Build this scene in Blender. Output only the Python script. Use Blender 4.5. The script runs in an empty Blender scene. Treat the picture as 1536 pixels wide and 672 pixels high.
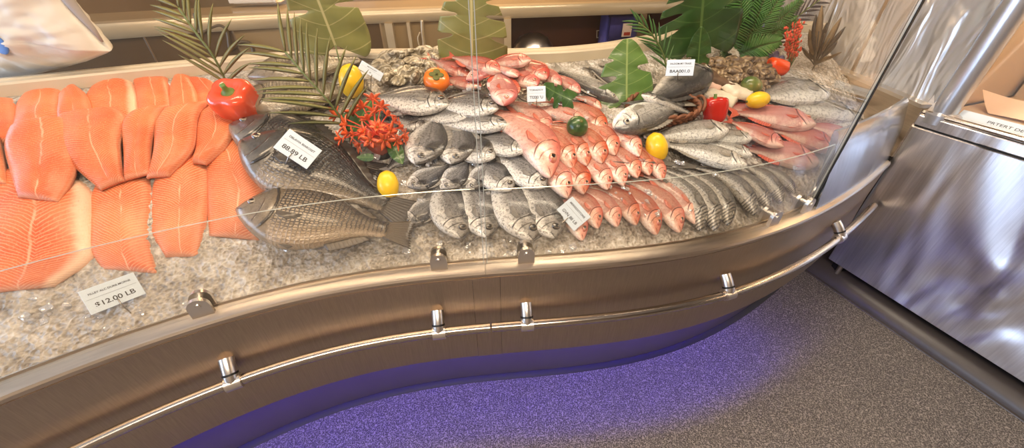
import bpy, math, random
import numpy as np
from mathutils import Vector, Matrix

random.seed(7); RNG = np.random.default_rng(7)
SC = bpy.context.scene
COL = SC.collection
PI = math.pi

# ------------------------------------------------------------------ camera
FPX, PITCH, CAMZ = 575.0, math.radians(36), 1.65
cam_data = bpy.data.cameras.new('camera')
cam_data.sensor_width = 36.0
cam_data.lens = 36.0 * FPX / 1536.0
cam_data.clip_start = 0.02
cam = bpy.data.objects.new('camera', cam_data); COL.objects.link(cam)
cam.location = (0, 0, CAMZ); cam.rotation_euler = (PI/2 - PITCH, 0, 0)
SC.camera = cam
SC.view_settings.view_transform = 'Standard'
SC.view_settings.look = 'None'
SC.view_settings.gamma = 1.0
SC.view_settings.use_curve_mapping = False
SC.view_settings.exposure = 0.0

CAM = np.array([0, 0, CAMZ])
_F = np.array([0, math.cos(PITCH), -math.sin(PITCH)]); _U = np.array([0, math.sin(PITCH), math.cos(PITCH)])
def ray(px, py):
    d = _F + np.array([1., 0, 0])*(px-768)/FPX + _U*(336-py)/FPX
    return d
def at_z(px, py, z):
    d = ray(px, py); return CAM + d*(z-CAMZ)/d[2]
def at_y(px, py, y):
    d = ray(px, py); return CAM + d*y/d[1]

# ------------------------------------------------------------------ plan curves of the counter
_cx = np.array([-1.9, -1.6, -1.177, -1.1, -.814, -.441, -.133, -.039, .34, .687, 1.147, 1.491, 1.895, 2.1])
_cy = np.array([-.13, .16, .525, .585, .750, .873, .922, .935, .975, 1.045, 1.229, 1.433, 1.735, 1.90])
_cp = np.polyfit(_cx, _cy, 7)
_cd = np.polyder(_cp)
def cfun(x): return np.polyval(_cp, x)
def cv(x, off=0.0):
    """front face of the counter at x, moved off metres towards the customer"""
    s = np.polyval(_cd, x); n = np.array([s, -1.0])/math.hypot(s, 1)
    return np.array([x, cfun(x)]) + n*off
def cnorm(x):
    s = np.polyval(_cd, x); return np.array([s, -1.0])/math.hypot(s, 1)
LIP = 0.055
def yl(x):
    s = np.polyval(_cd, x); return cfun(x) + LIP*np.sqrt(1+s*s)
_bx = np.array([-2.3, -1.95, -1.836, -1.504, -1.124, -.83, -.46, 0, .25, .495, .674, .916, 1.2, 1.6, 2.0, 2.3])
_by = np.array([1.10, 1.34, 1.409, 1.60, 1.80, 1.87, 1.89, 1.885, 1.92, 2.02, 2.15, 2.33, 2.5, 2.64, 2.72, 2.75])
_sx = np.linspace(-2.3, 2.3, 185); _sy = np.interp(_sx, _bx, _by)
_k = np.hanning(15); _k /= _k.sum()
_sy = np.convolve(np.pad(_sy, 7, mode='edge'), _k, mode='valid')
def yb(x): return np.interp(x, _sx, _sy)
ZF, ZB = 0.775, 1.205
def bed_z(x, y):
    f = yl(x); t = (y-f)/(yb(x)-f)
    t = np.clip(t, -0.1, 1.2)
    return ZF + (ZB-ZF)*t + 0.025*np.sin(PI*np.clip(t, 0, 1))
def on_bed(px, py, lift=0.0):
    d = ray(px, py); lo, hi = 0.3, 6.0
    # march then bisect
    prev = lo
    for k in range(400):
        t = lo + (hi-lo)*k/400
        p = CAM + d*t
        if p[2] < bed_z(p[0], p[1]) + lift:
            a, b = prev, t
            for _ in range(30):
                m = (a+b)/2; q = CAM + d*m
                if q[2] < bed_z(q[0], q[1]) + lift: b = m
                else: a = m
            return CAM + d*b
        prev = t
    return CAM + d*hi
def bed_normal(x, y):
    e = 0.05
    dx = (bed_z(x+e, y)-bed_z(x-e, y))/(2*e); dy = (bed_z(x, y+e)-bed_z(x, y-e))/(2*e)
    n = np.array([-dx, -dy, 1.0]); return n/np.linalg.norm(n)

# ------------------------------------------------------------------ object helpers
def prop(o, label=None, cat=None, group=None, kind=None):
    if label: o['label'] = label
    if cat: o['category'] = cat
    if group: o['group'] = group
    if kind: o['kind'] = kind
    return o
def thing(name, label, cat, loc=(0, 0, 0), group=None, mat=None):
    o = bpy.data.objects.new(name, None); COL.objects.link(o)
    o.empty_display_size = 0.05
    if mat is not None: o.matrix_world = mat
    else: o.location = loc
    return prop(o, label, cat, group)
def frame(origin, X, Z, scale=(1, 1, 1)):
    X = np.array(X, float); X /= np.linalg.norm(X); Z = np.array(Z, float)
    Z = Z - X*np.dot(Z, X); Z /= np.linalg.norm(Z); Y = np.cross(Z, X)
    m = Matrix.Identity(4)
    for i in range(3):
        m[i][0] = X[i]*scale[0]; m[i][1] = Y[i]*scale[1]; m[i][2] = Z[i]*scale[2]; m[i][3] = origin[i]
    return m
def mk(name, verts, faces, mat, parent=None, smooth=True, attrs=None, mats=None, fmat=None):
    me = bpy.data.meshes.new(name)
    me.from_pydata([tuple(map(float, v)) for v in verts], [], [tuple(f) for f in faces])
    if smooth: me.polygons.foreach_set('use_smooth', [True]*len(me.polygons))
    if mats:
        for m in mats: me.materials.append(m)
        if fmat is not None: me.polygons.foreach_set('material_index', list(fmat))
    elif mat: me.materials.append(mat)
    if attrs:
        for k, v in attrs.items():
            a = me.attributes.new(k, 'FLOAT', 'POINT'); a.data.foreach_set('value', np.asarray(v, dtype=np.float32))
    me.update()
    o = bpy.data.objects.new(name, me); COL.objects.link(o)
    if parent is not None: o.parent = parent
    return o
class MB:
    """collects shapes for ONE mesh"""
    def __init__(self): self.v = []; self.f = []
    def add(self, v, f):
        b = len(self.v); self.v += [tuple(map(float, p)) for p in v]; self.f += [tuple(i+b for i in q) for q in f]; return self
    def box(self, c, s, rz=0.0, bev=0.0):
        cx, cy, cz = c; hx, hy, hz = s[0]/2, s[1]/2, s[2]/2
        b = min(bev, hx*.9, hy*.9, hz*.9)
        pts = []; 
        if b <= 0:
            pts = [(sx*hx, sy*hy, sz*hz) for sz in (-1, 1) for sy in (-1, 1) for sx in (-1, 1)]
            F = [(0, 2, 3, 1), (4, 5, 7, 6), (0, 1, 5, 4), (2, 6, 7, 3), (0, 4, 6, 2), (1, 3, 7, 5)]
        else:
            idx = {}
            for sz in (-1, 1):
                for sy in (-1, 1):
                    for sx in (-1, 1):
                        for ax in range(3):
                            p = [sx*(hx-b), sy*(hy-b), sz*(hz-b)]
                            p[ax] += (sx, sy, sz)[ax]*b
                            idx[(sx, sy, sz, ax)] = len(pts); pts.append(tuple(p))
            F = []
            for ax in range(3):
                for s_ in (-1, 1):
                    o1, o2 = [a for a in range(3) if a != ax]
                    q = []
                    for (a, c2) in ((-1, -1), (1, -1), (1, 1), (-1, 1)):
                        k = [0, 0, 0]; k[ax] = s_; k[o1] = a; k[o2] = c2; q.append(idx[(k[0], k[1], k[2], ax)])
                    F.append(tuple(q))
            for ax in range(3):                       # edges
                o1, o2 = [a for a in range(3) if a != ax]
                for a in (-1, 1):
                    for c2 in (-1, 1):
                        q = []
                        for (e, w) in ((-1, o1), (1, o1), (1, o2), (-1, o2)):
                            k = [0, 0, 0]; k[ax] = e; k[o1] = a; k[o2] = c2; q.append(idx[(k[0], k[1], k[2], w)])
                        F.append(tuple(q))
            for sz in (-1, 1):
                for sy in (-1, 1):
                    for sx in (-1, 1): F.append(tuple(idx[(sx, sy, sz, a)] for a in range(3)))
        ca, sa = math.cos(rz), math.sin(rz)
        return self.add([(cx+x*ca-y*sa, cy+x*sa+y*ca, cz+z) for x, y, z in pts], F)
    def tube(self, path, r, n=10, cap=True):
        path = [np.array(p, float) for p in path]; m = len(path)
        rs = r if hasattr(r, '__len__') else [r]*m
        up = np.array([0, 0, 1.0]); V = []; F = []
        prevN = None
        for i, p in enumerate(path):
            t = path[min(i+1, m-1)] - path[max(i-1, 0)]; t = t/(np.linalg.norm(t)+1e-12)
            if prevN is None:
                a = up if abs(t[2]) < .9 else np.array([1.0, 0, 0])
                nrm = np.cross(t, a)
            else: nrm = prevN - t*np.dot(prevN, t)
            nrm = nrm/(np.linalg.norm(nrm)+1e-12); prevN = nrm; b = np.cross(t, nrm)
            for k in range(n):
                a = 2*PI*k/n; V.append(p + rs[i]*(math.cos(a)*nrm + math.sin(a)*b))
        for i in range(m-1):
            for k in range(n):
                F.append((i*n+k, i*n+(k+1) % n, (i+1)*n+(k+1) % n, (i+1)*n+k))
        if cap: F.append(tuple(range(n-1, -1, -1))); F.append(tuple(range((m-1)*n, m*n)))
        return self.add(V, F)
    def lathe(self, prof, n=24, c=(0, 0, 0), axis=None):
        V = []; F = []; m = len(prof)
        for r, z in prof:
            for k in range(n):
                a = 2*PI*k/n; V.append((r*math.cos(a), r*math.sin(a), z))
        for i in range(m-1):
            for k in range(n): F.append((i*n+k, i*n+(k+1) % n, (i+1)*n+(k+1) % n, (i+1)*n+k))
        if prof[0][0] > 1e-6: F.append(tuple(range(n-1, -1, -1)))
        if prof[-1][0] > 1e-6: F.append(tuple(range((m-1)*n, m*n)))
        if axis is not None:
            M3 = frame((0, 0, 0), axis if False else np.cross(axis, [0.3, .5, .81]), axis)
            V = [tuple(M3 @ Vector(v)) for v in V]
        return self.add([(v[0]+c[0], v[1]+c[1], v[2]+c[2]) for v in V], F)
    def ball(self, c, r, nu=16, nv=10, fn=None):
        V = []; F = []
        rx, ry, rz = r if hasattr(r, '__len__') else (r, r, r)
        for i in range(nv+1):
            th = PI*i/nv
            for k in range(nu):
                a = 2*PI*k/nu
                p = np.array([math.sin(th)*math.cos(a), math.sin(th)*math.sin(a), math.cos(th)])
                s = fn(p) if fn else 1.0
                V.append((c[0]+rx*p[0]*s, c[1]+ry*p[1]*s, c[2]+rz*p[2]*s))
        for i in range(nv):
            for k in range(nu): F.append((i*nu+k, (i+1)*nu+k, (i+1)*nu+(k+1) % nu, i*nu+(k+1) % nu))
        return self.add(V, F)
    def build(self, name, mat, parent=None, smooth=True):
        o = mk(name, self.v, self.f, mat, parent, smooth)
        return o
def autosmooth(o, deg=35):
    """flat where the angle is sharp"""
    me = o.data
    try: me.set_sharp_from_angle(angle=math.radians(deg))
    except Exception: pass
    return o
def sweep(name, prof, xs, mat, parent=None, closed=False, deg=30):
    """profile [(off, z)] swept along the counter front"""
    V = []; F = []; m = len(prof)
    for x in xs:
        for off, z in prof:
            p = cv(x, off); V.append((p[0], p[1], z))
    mm = m if closed else m-1
    for i in range(len(xs)-1):
        for k in range(mm):
            F.append((i*m+k, (i+1)*m+k, (i+1)*m+(k+1) % m, i*m+(k+1) % m))
    if closed:
        F.append(tuple(range(m-1, -1, -1))); F.append(tuple(range((len(xs)-1)*m, len(xs)*m)))
    return autosmooth(mk(name, V, F, mat, parent), deg)
def copy_tree(o, parent=None):
    c = o.copy(); COL.objects.link(c)
    if parent is not None: c.parent = parent
    for ch in o.children:
        copy_tree(ch, c)
    return c

# ------------------------------------------------------------------ node helpers
def hexc(r, g, b):
    f = lambda c: (c/255)/12.92 if c/255 <= .04045 else ((c/255+.055)/1.055)**2.4
    return (f(r), f(g), f(b), 1)
class NT:
    def __init__(self, name):
        self.m = bpy.data.materials.new(name); self.m.use_nodes = True
        self.t = self.m.node_tree; self.t.nodes.clear()
        self.out = self.t.nodes.new('ShaderNodeOutputMaterial')
    def n(self, typ, ins=None, **props):
        nd = self.t.nodes.new(typ)
        for k, v in props.items(): setattr(nd, k, v)
        for k, v in (ins or {}).items(): self.set(nd.inputs[k], v)
        return nd
    def set(self, sock, v):
        if isinstance(v, bpy.types.NodeSocket): self.t.links.new(v, sock)
        elif isinstance(v, bpy.types.Node): self.t.links.new(v.outputs[0], sock)
        else: sock.default_value = v
    def math(self, op, a, b=0.0, c=None, clamp=False):
        ins = {0: a, 1: b}
        if c is not None: ins[2] = c
        return self.n('ShaderNodeMath', ins, operation=op, use_clamp=clamp).outputs[0]
    def mix(self, fac, a, b, mode='MIX'):
        nd = self.n('ShaderNodeMix', data_type='RGBA', blend_type=mode)
        self.set(nd.inputs[0], fac); self.set(nd.inputs[6], a); self.set(nd.inputs[7], b)
        return nd.outputs[2]
    def ramp(self, fac, stops, interp='LINEAR'):
        nd = self.n('ShaderNodeValToRGB', {0: fac}); cr = nd.color_ramp; cr.interpolation = interp
        while len(cr.elements) < len(stops): cr.elements.new(0.5)
        for e, (p, c) in zip(cr.elements, stops):
            e.position = p; e.color = c if hasattr(c, '__len__') else (c, c, c, 1)
        return nd.outputs[0]
    def step(self, x, a, b):
        return self.n('ShaderNodeMapRange', {0: x, 1: a, 2: b, 3: 0.0, 4: 1.0}, interpolation_type='SMOOTHSTEP').outputs[0]
    def noise(self, scale, vec=None, detail=3, rough=.55, dist=0.0):
        nd = self.n('ShaderNodeTexNoise', {'Scale': scale, 'Detail': detail, 'Roughness': rough, 'Distortion': dist})
        if vec is not None: self.set(nd.inputs['Vector'], vec)
        return nd.outputs[0]
    def voro(self, scale, vec=None, feature='F1', rnd=1.0, out=0):
        nd = self.n('ShaderNodeTexVoronoi', {'Scale': scale, 'Randomness': rnd}, feature=feature)
        if vec is not None: self.set(nd.inputs['Vector'], vec)
        return nd.outputs[out]
    def attr(self, name): return self.n('ShaderNodeAttribute', attribute_name=name).outputs['Fac']
    def obj(self): return self.n('ShaderNodeTexCoord').outputs['Object']
    def gen(self): return self.n('ShaderNodeTexCoord').outputs['Generated']
    def pos(self): return self.n('ShaderNodeNewGeometry').outputs['Position']
    def scale(self, vec, s):
        return self.n('ShaderNodeVectorMath', {0: vec, 1: s}, operation='MULTIPLY').outputs[0]
    def comb(self, x, y, z=0.0):
        return self.n('ShaderNodeCombineXYZ', {0: x, 1: y, 2: z}).outputs[0]
    def bump(self, h, strength=.3, dist=.01):
        return self.n('ShaderNodeBump', {'Height': h, 'Strength': strength, 'Distance': dist}).outputs[0]
    def rnd(self): return self.n('ShaderNodeObjectInfo').outputs['Random']
    def bsdf(self, color, rough=.5, metal=0.0, spec=.5, normal=None, coat=0.0, emis=None, estr=0.0, trans=0.0, aniso=0.0, sss=0.0, coatr=.05):
        b = self.n('ShaderNodeBsdfPrincipled')
        self.set(b.inputs['Base Color'], color); self.set(b.inputs['Roughness'], rough); self.set(b.inputs['Metallic'], metal)
        self.set(b.inputs['Specular IOR Level'], spec); self.set(b.inputs['Coat Weight'], coat); self.set(b.inputs['Coat Roughness'], coatr)
        if trans: self.set(b.inputs['Transmission Weight'], trans)
        if aniso: self.set(b.inputs['Anisotropic'], aniso)
        if sss:
            self.set(b.inputs['Subsurface Weight'], sss); self.set(b.inputs['Subsurface Scale'], .01)
        if normal is not None: self.set(b.inputs['Normal'], normal)
        if emis is not None:
            self.set(b.inputs['Emission Color'], emis); self.set(b.inputs['Emission Strength'], estr)
        self.t.links.new(b.outputs[0], self.out.inputs[0]); return b
def simple(name, rgb, rough=.5, metal=0.0, noise=0.0, nscale=30, bump=0.0, coat=0.0, var=0.0, spec=.5):
    t = NT(name); c = hexc(*rgb); col = c; nrm = None
    if noise:
        nz = t.noise(nscale, t.obj()); dk = tuple(x*(1-noise) for x in c[:3])+(1,); lt = tuple(min(1, x*(1+noise)) for x in c[:3])+(1,)
        col = t.ramp(nz, [(.3, dk), (.7, lt)])
    if var:
        hs = t.n('ShaderNodeHueSaturation', {'Color': col}); t.set(hs.inputs['Value'], t.math('MULTIPLY_ADD', t.rnd(), 2*var, 1-var)); col = hs.outputs[0]
    if bump: nrm = t.bump(t.noise(nscale*1.5, t.obj(), 4), bump, .005)
    t.bsdf(col, rough, metal, spec, nrm, coat); return t.m
# ------------------------------------------------------------------ materials of the setting
def steel(name, rgb, rough=.3, streak=(1, 1, 60), sb=.05, aniso=0.0, wav=0.0, rvar=.12):
    t = NT(name); p = t.pos()
    st = t.noise(6, t.scale(p, streak), 4, .6)
    c = hexc(*rgb); col = t.ramp(st, [(.25, tuple(x*.86 for x in c[:3])+(1,)), (.75, tuple(min(1, x*1.1) for x in c[:3])+(1,))])
    r = t.math('MULTIPLY_ADD', st, rvar, rough-rvar/2)
    h = st
    if wav:
        w = t.noise(2.2, t.scale(p, (1.0, 1.0, .45)), 2, .5, .8)
        h = t.math('MULTIPLY_ADD', w, wav, t.math('MULTIPLY', st, .004))
        nrm = t.bump(h, 1.0, .12 if wav > .6 else .04)
    else: nrm = t.bump(h, sb, .004)
    t.bsdf(col, r, 1.0, .5, nrm, aniso=aniso); return t.m
M_STEEL = steel('brushed_steel', (204, 190, 172), .30, (1, 1, 40))
M_STEELP = steel('brushed_steel_panel', (182, 166, 148), .38, (60, 60, 1.0), .04)
M_CHROME = simple('polished_steel', (226, 220, 212), .28, 1.0)
M_RAIL = simple('satin_rail_steel', (190, 180, 168), .2, 1.0)
M_STEELB = steel('warped_steel_sheet', (240, 240, 246), .36, (25, 25, .8), .03, wav=.9)
M_STEELW = steel('bright_wavy_steel', (205, 208, 214), .22, (10, 10, 1.5), .03, wav=.35)
M_DARK = simple('dark_gap_metal', (22, 20, 20), .6)
M_DGREY = simple('dark_grey_vinyl', (74, 68, 66), .38, noise=.12, nscale=8)
M_CREAM = simple('cream_painted_ledge', (206, 192, 166), .28, noise=.05, nscale=5, coat=.3)
M_BROWN = simple('dark_brown_gloss_panel', (92, 73, 52), .22, noise=.15, nscale=3, coat=.5)
M_BROWN2 = simple('haze_brown_panel', (148, 126, 92), .3, noise=.1, nscale=3, coat=.4)  # both browns lightened: background haze put into the colour
M_RUST = simple('rust_brown_recess', (92, 50, 30), .4, noise=.2, nscale=4)
M_BEIGE = simple('beige_board', (196, 172, 142), .5, noise=.06, nscale=6)
M_WALL = simple('warm_taupe_wall', (150, 132, 112), .8, noise=.05, nscale=3)
M_CEIL = simple('ceiling_paint', (205, 198, 188), .8)
def glass(name, tint=(.95, .96, .95), veil=0.0, veilc=(.8, .78, .74, 1), refl=1.0):
    t = NT(name)
    tr = t.n('ShaderNodeBsdfTransparent', {'Color': tint+(1,)})
    gl = t.n('ShaderNodeBsdfGlossy', {'Color': (refl, refl, refl, 1), 'Roughness': .02})
    g_ = t.n('ShaderNodeNewGeometry')
    dt = t.n('ShaderNodeVectorMath', {0: g_.outputs['True Normal'], 1: g_.outputs['Incoming']}, operation='DOT_PRODUCT').outputs['Value']
    lw = t.math('MULTIPLY_ADD', t.math('POWER', t.math('SUBTRACT', 1.0, t.math('ABSOLUTE', dt), clamp=True), 5.0), .9, .035)
    mx = t.n('ShaderNodeMixShader', {0: lw, 1: tr.outputs[0], 2: gl.outputs[0]})
    last = mx
    if veil:
        df = t.n('ShaderNodeBsdfDiffuse', {'Color': veilc})
        last = t.n('ShaderNodeMixShader', {0: veil, 1: mx.outputs[0], 2: df.outputs[0]})
    t.t.links.new(last.outputs[0], t.out.inputs[0]); return t.m
M_GLASS = glass('clear_glass', (.97, .97, .96))
M_GUARD = glass('hazy_guard_glass', (.95, .94, .92), .022)
M_EDGE = simple('glass_edge_dark', (14, 15, 15), .6)
M_EDGEL = simple('glass_edge_pale', (168, 172, 166), .2, coat=.5)
def emit(name, rgb, s):
    t = NT(name); e = t.n('ShaderNodeEmission', {'Color': hexc(*rgb), 'Strength': s}); t.t.links.new(e.outputs[0], t.out.inputs[0]); return t.m
# speckled carpet
def carpet():
    t = NT('speckled_carpet'); p = t.pos()
    a = t.noise(230, p, 2, .75); b = t.voro(190, p); c = t.noise(2.5, p, 3)
    col = t.ramp(t.math('ADD', t.math('MULTIPLY', a, .7), t.math('MULTIPLY', b, .35)), [(.34, hexc(30, 28, 28)), (.50, hexc(90, 85, 82)), (.72, hexc(172, 163, 155))])
    col = t.mix(t.math('MULTIPLY', c, .35), col, hexc(92, 86, 82))
    t.bsdf(col, .85, 0, .25, t.bump(a, .6, .004)); return t.m
M_CARPET = carpet()
def ice_mat():
    t = NT('crushed_ice'); p = t.pos()
    a = t.noise(14, p, 5, .65); v = t.voro(42, p, 'F1'); v2 = t.voro(95, p, 'F1')
    col = t.ramp(t.math('ADD', t.math('MULTIPLY', a, .85), t.math('MULTIPLY', v2, .22)), [(.32, hexc(118, 108, 96)), (.52, hexc(182, 173, 160)), (.78, hexc(236, 232, 226))])
    h = t.math('ADD', t.math('MULTIPLY', v, .8), t.math('ADD', t.math('MULTIPLY', v2, .35), t.math('MULTIPLY', a, .8)))
    t.bsdf(col, .22, 0, .6, t.bump(h, 1.0, .016), coat=.3, coatr=.15); return t.m
M_ICE = ice_mat()
def chip_mat():
    t = NT('clear_ice_chip'); p = t.obj()
    nrm = t.bump(t.voro(60, p), .5, .01)
    tr = t.n('ShaderNodeBsdfTransparent', {'Color': (.97, .97, .98, 1)})
    g = t.n('ShaderNodeBsdfGlossy', {'Color': (1, 1, 1, 1), 'Roughness': .08, 'Normal': nrm})
    d = t.n('ShaderNodeBsdfDiffuse', {'Color': (.85, .86, .88, 1), 'Normal': nrm})
    m1 = t.n('ShaderNodeMixShader', {0: .35, 1: tr.outputs[0], 2: d.outputs[0]})
    m2 = t.n('ShaderNodeMixShader', {0: .22, 1: m1.outputs[0], 2: g.outputs[0]})
    t.t.links.new(m2.outputs[0], t.out.inputs[0]); return t.m
M_CHIP = chip_mat()

# ------------------------------------------------------------------ room shell
def shell(name, c, s, mat):
    o = MB().box(c, s).build(name, mat, smooth=False); o['kind'] = 'structure'; return o
shell('floor', (.5, .75, -.05), (9.2, 8.7, .1), M_CARPET)
shell('ceiling', (.5, .75, 2.95), (9.2, 8.7, .1), M_CEIL)
shell('wall_back', (.5, 5.05, 1.45), (9.2, .1, 2.9), M_BROWN2)
shell('wall_front', (.5, -3.55, 1.45), (9.2, .1, 2.9), M_WALL)
shell('wall_left', (-4.05, .75, 1.45), (.1, 8.6, 2.9), M_WALL)
shell('wall_right', (5.05, .75, 1.45), (.1, 8.6, 2.9), M_WALL)
# added out of view: glowing window in the left wall, brightens the cabinet steel
wf = MB()
for z in (.06, 2.42): wf.box((-3.975, -.3, z), (.05, 5.0, .08))
for y in (-2.8, -1.2, .5, 2.2): wf.box((-3.975, y, 1.24), (.05, .07, 2.4))
w1 = wf.build('fill_window_1', M_STEEL, smooth=False); w1['kind'] = 'structure'
MB().box((-3.99, -.3, 1.24), (.015, 4.9, 2.28)).build('pane', emit('fill_glow_pane', (200, 222, 255), 8.5), w1, smooth=False)

# ------------------------------------------------------------------ the display counter
XL, XR = -1.85, 1.875
def xs(a, b, n): return list(np.linspace(a, b, n))
counter = thing('display_counter', 'long S-curved brushed steel fish counter standing on the carpet', 'counter', (0, 0, 0))
def slab(off0, off1, z0, z1): return [(off0, z0), (off0, z1), (off1, z1), (off1, z0)]
panel_prof = [(-.012, .33), (0, .332), (0, .40), (-.004, .50), (-.006, .58), (-.003, .68), (.0, .745), (.003, .757), (-.012, .757)]
sweep('front_panel', panel_prof, xs(XL, -.1335, 50), M_STEELP, counter, True)
sweep('front_panel', panel_prof, xs(-.0395, XR, 60), M_STEELP, counter, True)
cover = [(o+(.0015 if o > -.01 else 0), z) for o, z in panel_prof]
sweep('joint_cover', cover, xs(-.1325, -.0405, 8), M_STEELP, counter, True)
lip_prof = [(-.056, .772), (-.056, .792), (-.050, .797), (-.046, .797), (-.044, .790), (-.030, .787), (-.026, .791), (-.010, .787), (.002, .781), (.006, .774), (.005, .762), (0, .756), (-.02, .756)]
sweep('rim', lip_prof, xs(XL, -.0875, 50), M_STEEL, counter, True)
sweep('rim', lip_prof, xs(-.0865, XR, 60), M_STEEL, counter, True)
sweep('kick_plate', [(-.12, 0), (-.12, .375), (-.135, .375), (-.135, 0)], xs(XL, XR, 90), simple('kick_steel', (104, 96, 100), .42, .5, noise=.06, nscale=4), counter, True)
sweep('recess_top', [(-.012, .368), (-.012, .378), (-.12, .378), (-.12, .368)], xs(XL, XR, 90), M_DARK, counter, True)
led = sweep('light_strip', [(-.036, .3605), (-.036, .366), (-.030, .366), (-.030, .3605)], xs(XL, 1.28, 90), emit('violet_led', (58, 28, 255), 180), counter, True)
led['label'] = 'violet LED strip glowing under the front panel'
sweep('floor_seal', [(-.119, 0), (-.119, .012), (-.098, .006), (-.092, 0)], xs(XL, XR, 90), M_DARK, counter, True)
sweep('hand_rail', [(.042+.0165*math.cos(a), .55+.0165*math.sin(a)) for a in np.linspace(0, 2*PI, 14)[:-1]], xs(XL, -.083, 50), M_RAIL, counter, True, 60)
sweep('hand_rail', [(.042+.0165*math.cos(a), .55+.0165*math.sin(a)) for a in np.linspace(0, 2*PI, 14)[:-1]], xs(-.076, 1.865, 60), M_RAIL, counter, True, 60)
def onfront(x, off, z): p = cv(x, off); return np.array([p[0], p[1], z])
for bx in (-.885, -.262, .05, .83, 1.50):
    n = np.array([*cnorm(bx), 0]); tng = np.array([-n[1], n[0], 0])
    b = MB(); c0 = onfront(bx, .042, .55)
    b.tube([onfront(bx, -.004, .615), onfront(bx, .012, .60), onfront(bx, .034, .575), onfront(bx, .042, .552)], [.021, .021, .021, .0205], 16)
    b.tube([c0 - tng*.022, c0 + tng*.022], .0235, 18)
    br = b.build('rail_bracket', M_CHROME, counter); autosmooth(br, 40)
    ring = MB(); ring.tube([onfront(bx, .029, .581), onfront(bx, .033, .576)], .0222, 16); autosmooth(ring.build('rubber_ring', M_DARK, br), 40)
# bed: tray floor of steel below ice, back ledge
def ledge():
    X = np.linspace(-2.2, 2.05, 110); V = []; F = []
    prof = [(-.012, 1.15), (-.012, 1.245), (-.004, 1.252), (.0, 1.252), (.018, 1.246), (.07, 1.246), (.075, 1.25), (.10, 1.25), (.105, 1.244), (.105, 1.10)]
    for x in X:
        e = .01; s = (yb(x+e)-yb(x-e))/(2*e); n = np.array([-s, 1])/math.hypot(s, 1)
        for o, z in prof: V.append((x+n[0]*o, yb(x)+n[1]*o, z))
    m = len(prof)
    for i in range(len(X)-1):
        for k in range(m): F.append((i*m+k, i*m+(k+1) % m, (i+1)*m+(k+1) % m, (i+1)*m+k))
    F.append(tuple(range(m-1, -1, -1))); F.append(tuple(range((len(X)-1)*m, len(X)*m)))
    return autosmooth(mk('back_ledge', V, F, M_CREAM, counter), 30)
ledge()
def back_skirt():
    X = np.linspace(-2.2, 2.05, 60); V = []; F = []
    for x in X:
        y = yb(x)+.05; V += [(x, y, 0), (x, y, 1.12), (x, y+.02, 1.12), (x, y+.02, 0)]
    for i in range(len(X)-1):
        for k in range(4): F.append((i*4+k, i*4+(k+1) % 4, (i+1)*4+(k+1) % 4, (i+1)*4+k))
    F.append((3, 2, 1, 0)); n = len(V); F.append((n-4, n-3, n-2, n-1))
    mk('back_panel', V, F, M_STEELP, counter, False)
back_skirt()
# ice
def ice_bed():
    nx, ny = 210, 120; V = []; F = []
    X = np.linspace(-2.15, 1.93, nx)
    from mathutils import noise as mn
    for i, x in enumerate(X):
        f, b = yl(x), yb(x)-.012
        for j in range(ny):
            t = j/(ny-1); y = f+(b-f)*t; z = bed_z(x, y)
            e = min(1, t/.03)*min(1, (1-t)/.03)
            q = Vector((x*9, y*9, 3.1)); q2 = Vector((x*34, y*34, 9.7)); q3 = Vector((x*70, y*70, 1.7))
            h = .012*mn.noise(q) + .010*abs(mn.noise(q2)) + .006*mn.noise(q3)
            z += h*e + .004
            V.append((x, y, z))
    for i in range(nx-1):
        for j in range(ny-1):
            F.append((i*ny+j, (i+1)*ny+j, (i+1)*ny+j+1, i*ny+j+1))
    # underside so that the ice has body
    b0 = len(V)
    for i in range(nx):
        for j in (0, ny-1):
            x, y, z = V[i*ny+j]; V.append((x, y, z-.06))
    for i in range(nx-1):
        a, b, c, d = b0+2*i, b0+2*i+1, b0+2*i+3, b0+2*i+2
        F.append((a, b, c, d)); F.append((i*ny, a, d, (i+1)*ny)); F.append((b, i*ny+ny-1, (i+1)*ny+ny-1, c))
    o = mk('crushed_ice', V, F, M_ICE)
    prop(o, 'bed of crushed ice filling the fish counter', 'ice', None, 'stuff')
ice_bed()
# ------------------------------------------------------------------ glass
GZ1 = 1.80
def pane(name, xa, xb, off, z0, z1, th, mat, label, edge=True, n=40, zfun=None):
    g = thing(name, label, 'glass panel', (0, 0, 0), 'curved glass front of the counter')
    X = xs(xa, xb, n); V = []; F = []
    for x in X:
        zt = z1 if zfun is None else zfun(x)
        for o, z in ((off, z0), (off, zt), (off-th, zt), (off-th, z0)):
            p = cv(x, o); V.append((p[0], p[1], z))
    fm = []
    for i in range(n-1):
        for k in range(4): F.append((i*4+k, i*4+(k+1) % 4, (i+1)*4+(k+1) % 4, (i+1)*4+k)); fm.append(1 if k == 1 else 0)
    F.append((3, 2, 1, 0)); fm.append(1); m = len(V); F.append((m-4, m-3, m-2, m-1)); fm.append(1)
    mk('glass_sheet', V, F, None, g, False, mats=[mat, M_EDGEL], fmat=fm)
    return g
gl = pane('glass_screen', XL, -.0905, -.031, .788, GZ1, .006, M_GLASS, 'tall curved glass screen in front of the salmon and the dark fish')
gr = pane('glass_screen', -.0805, 1.213, -.031, .788, GZ1, .006, M_GLASS, 'tall curved glass screen in front of the pink snappers')
pane('glass_guard', XL, -.105, -.0485, .797, 1.068, .005, M_GUARD, 'low hazy glass guard across the front of the salmon')
pane('glass_guard', -.0805, 1.205, -.0485, .797, 1.063, .005, M_GUARD, 'low hazy glass guard across the front of the snappers and grey trout')
for g_, xa, xb in ((gl, -.0925, -.0902), (gr, -.0808, -.0785)):
    sweep('polished_edge', [(-.0305, .79), (-.0305, GZ1), (-.0375, GZ1), (-.0375, .79)], xs(xa, xb, 3), M_EDGEL, g_, True)
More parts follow.
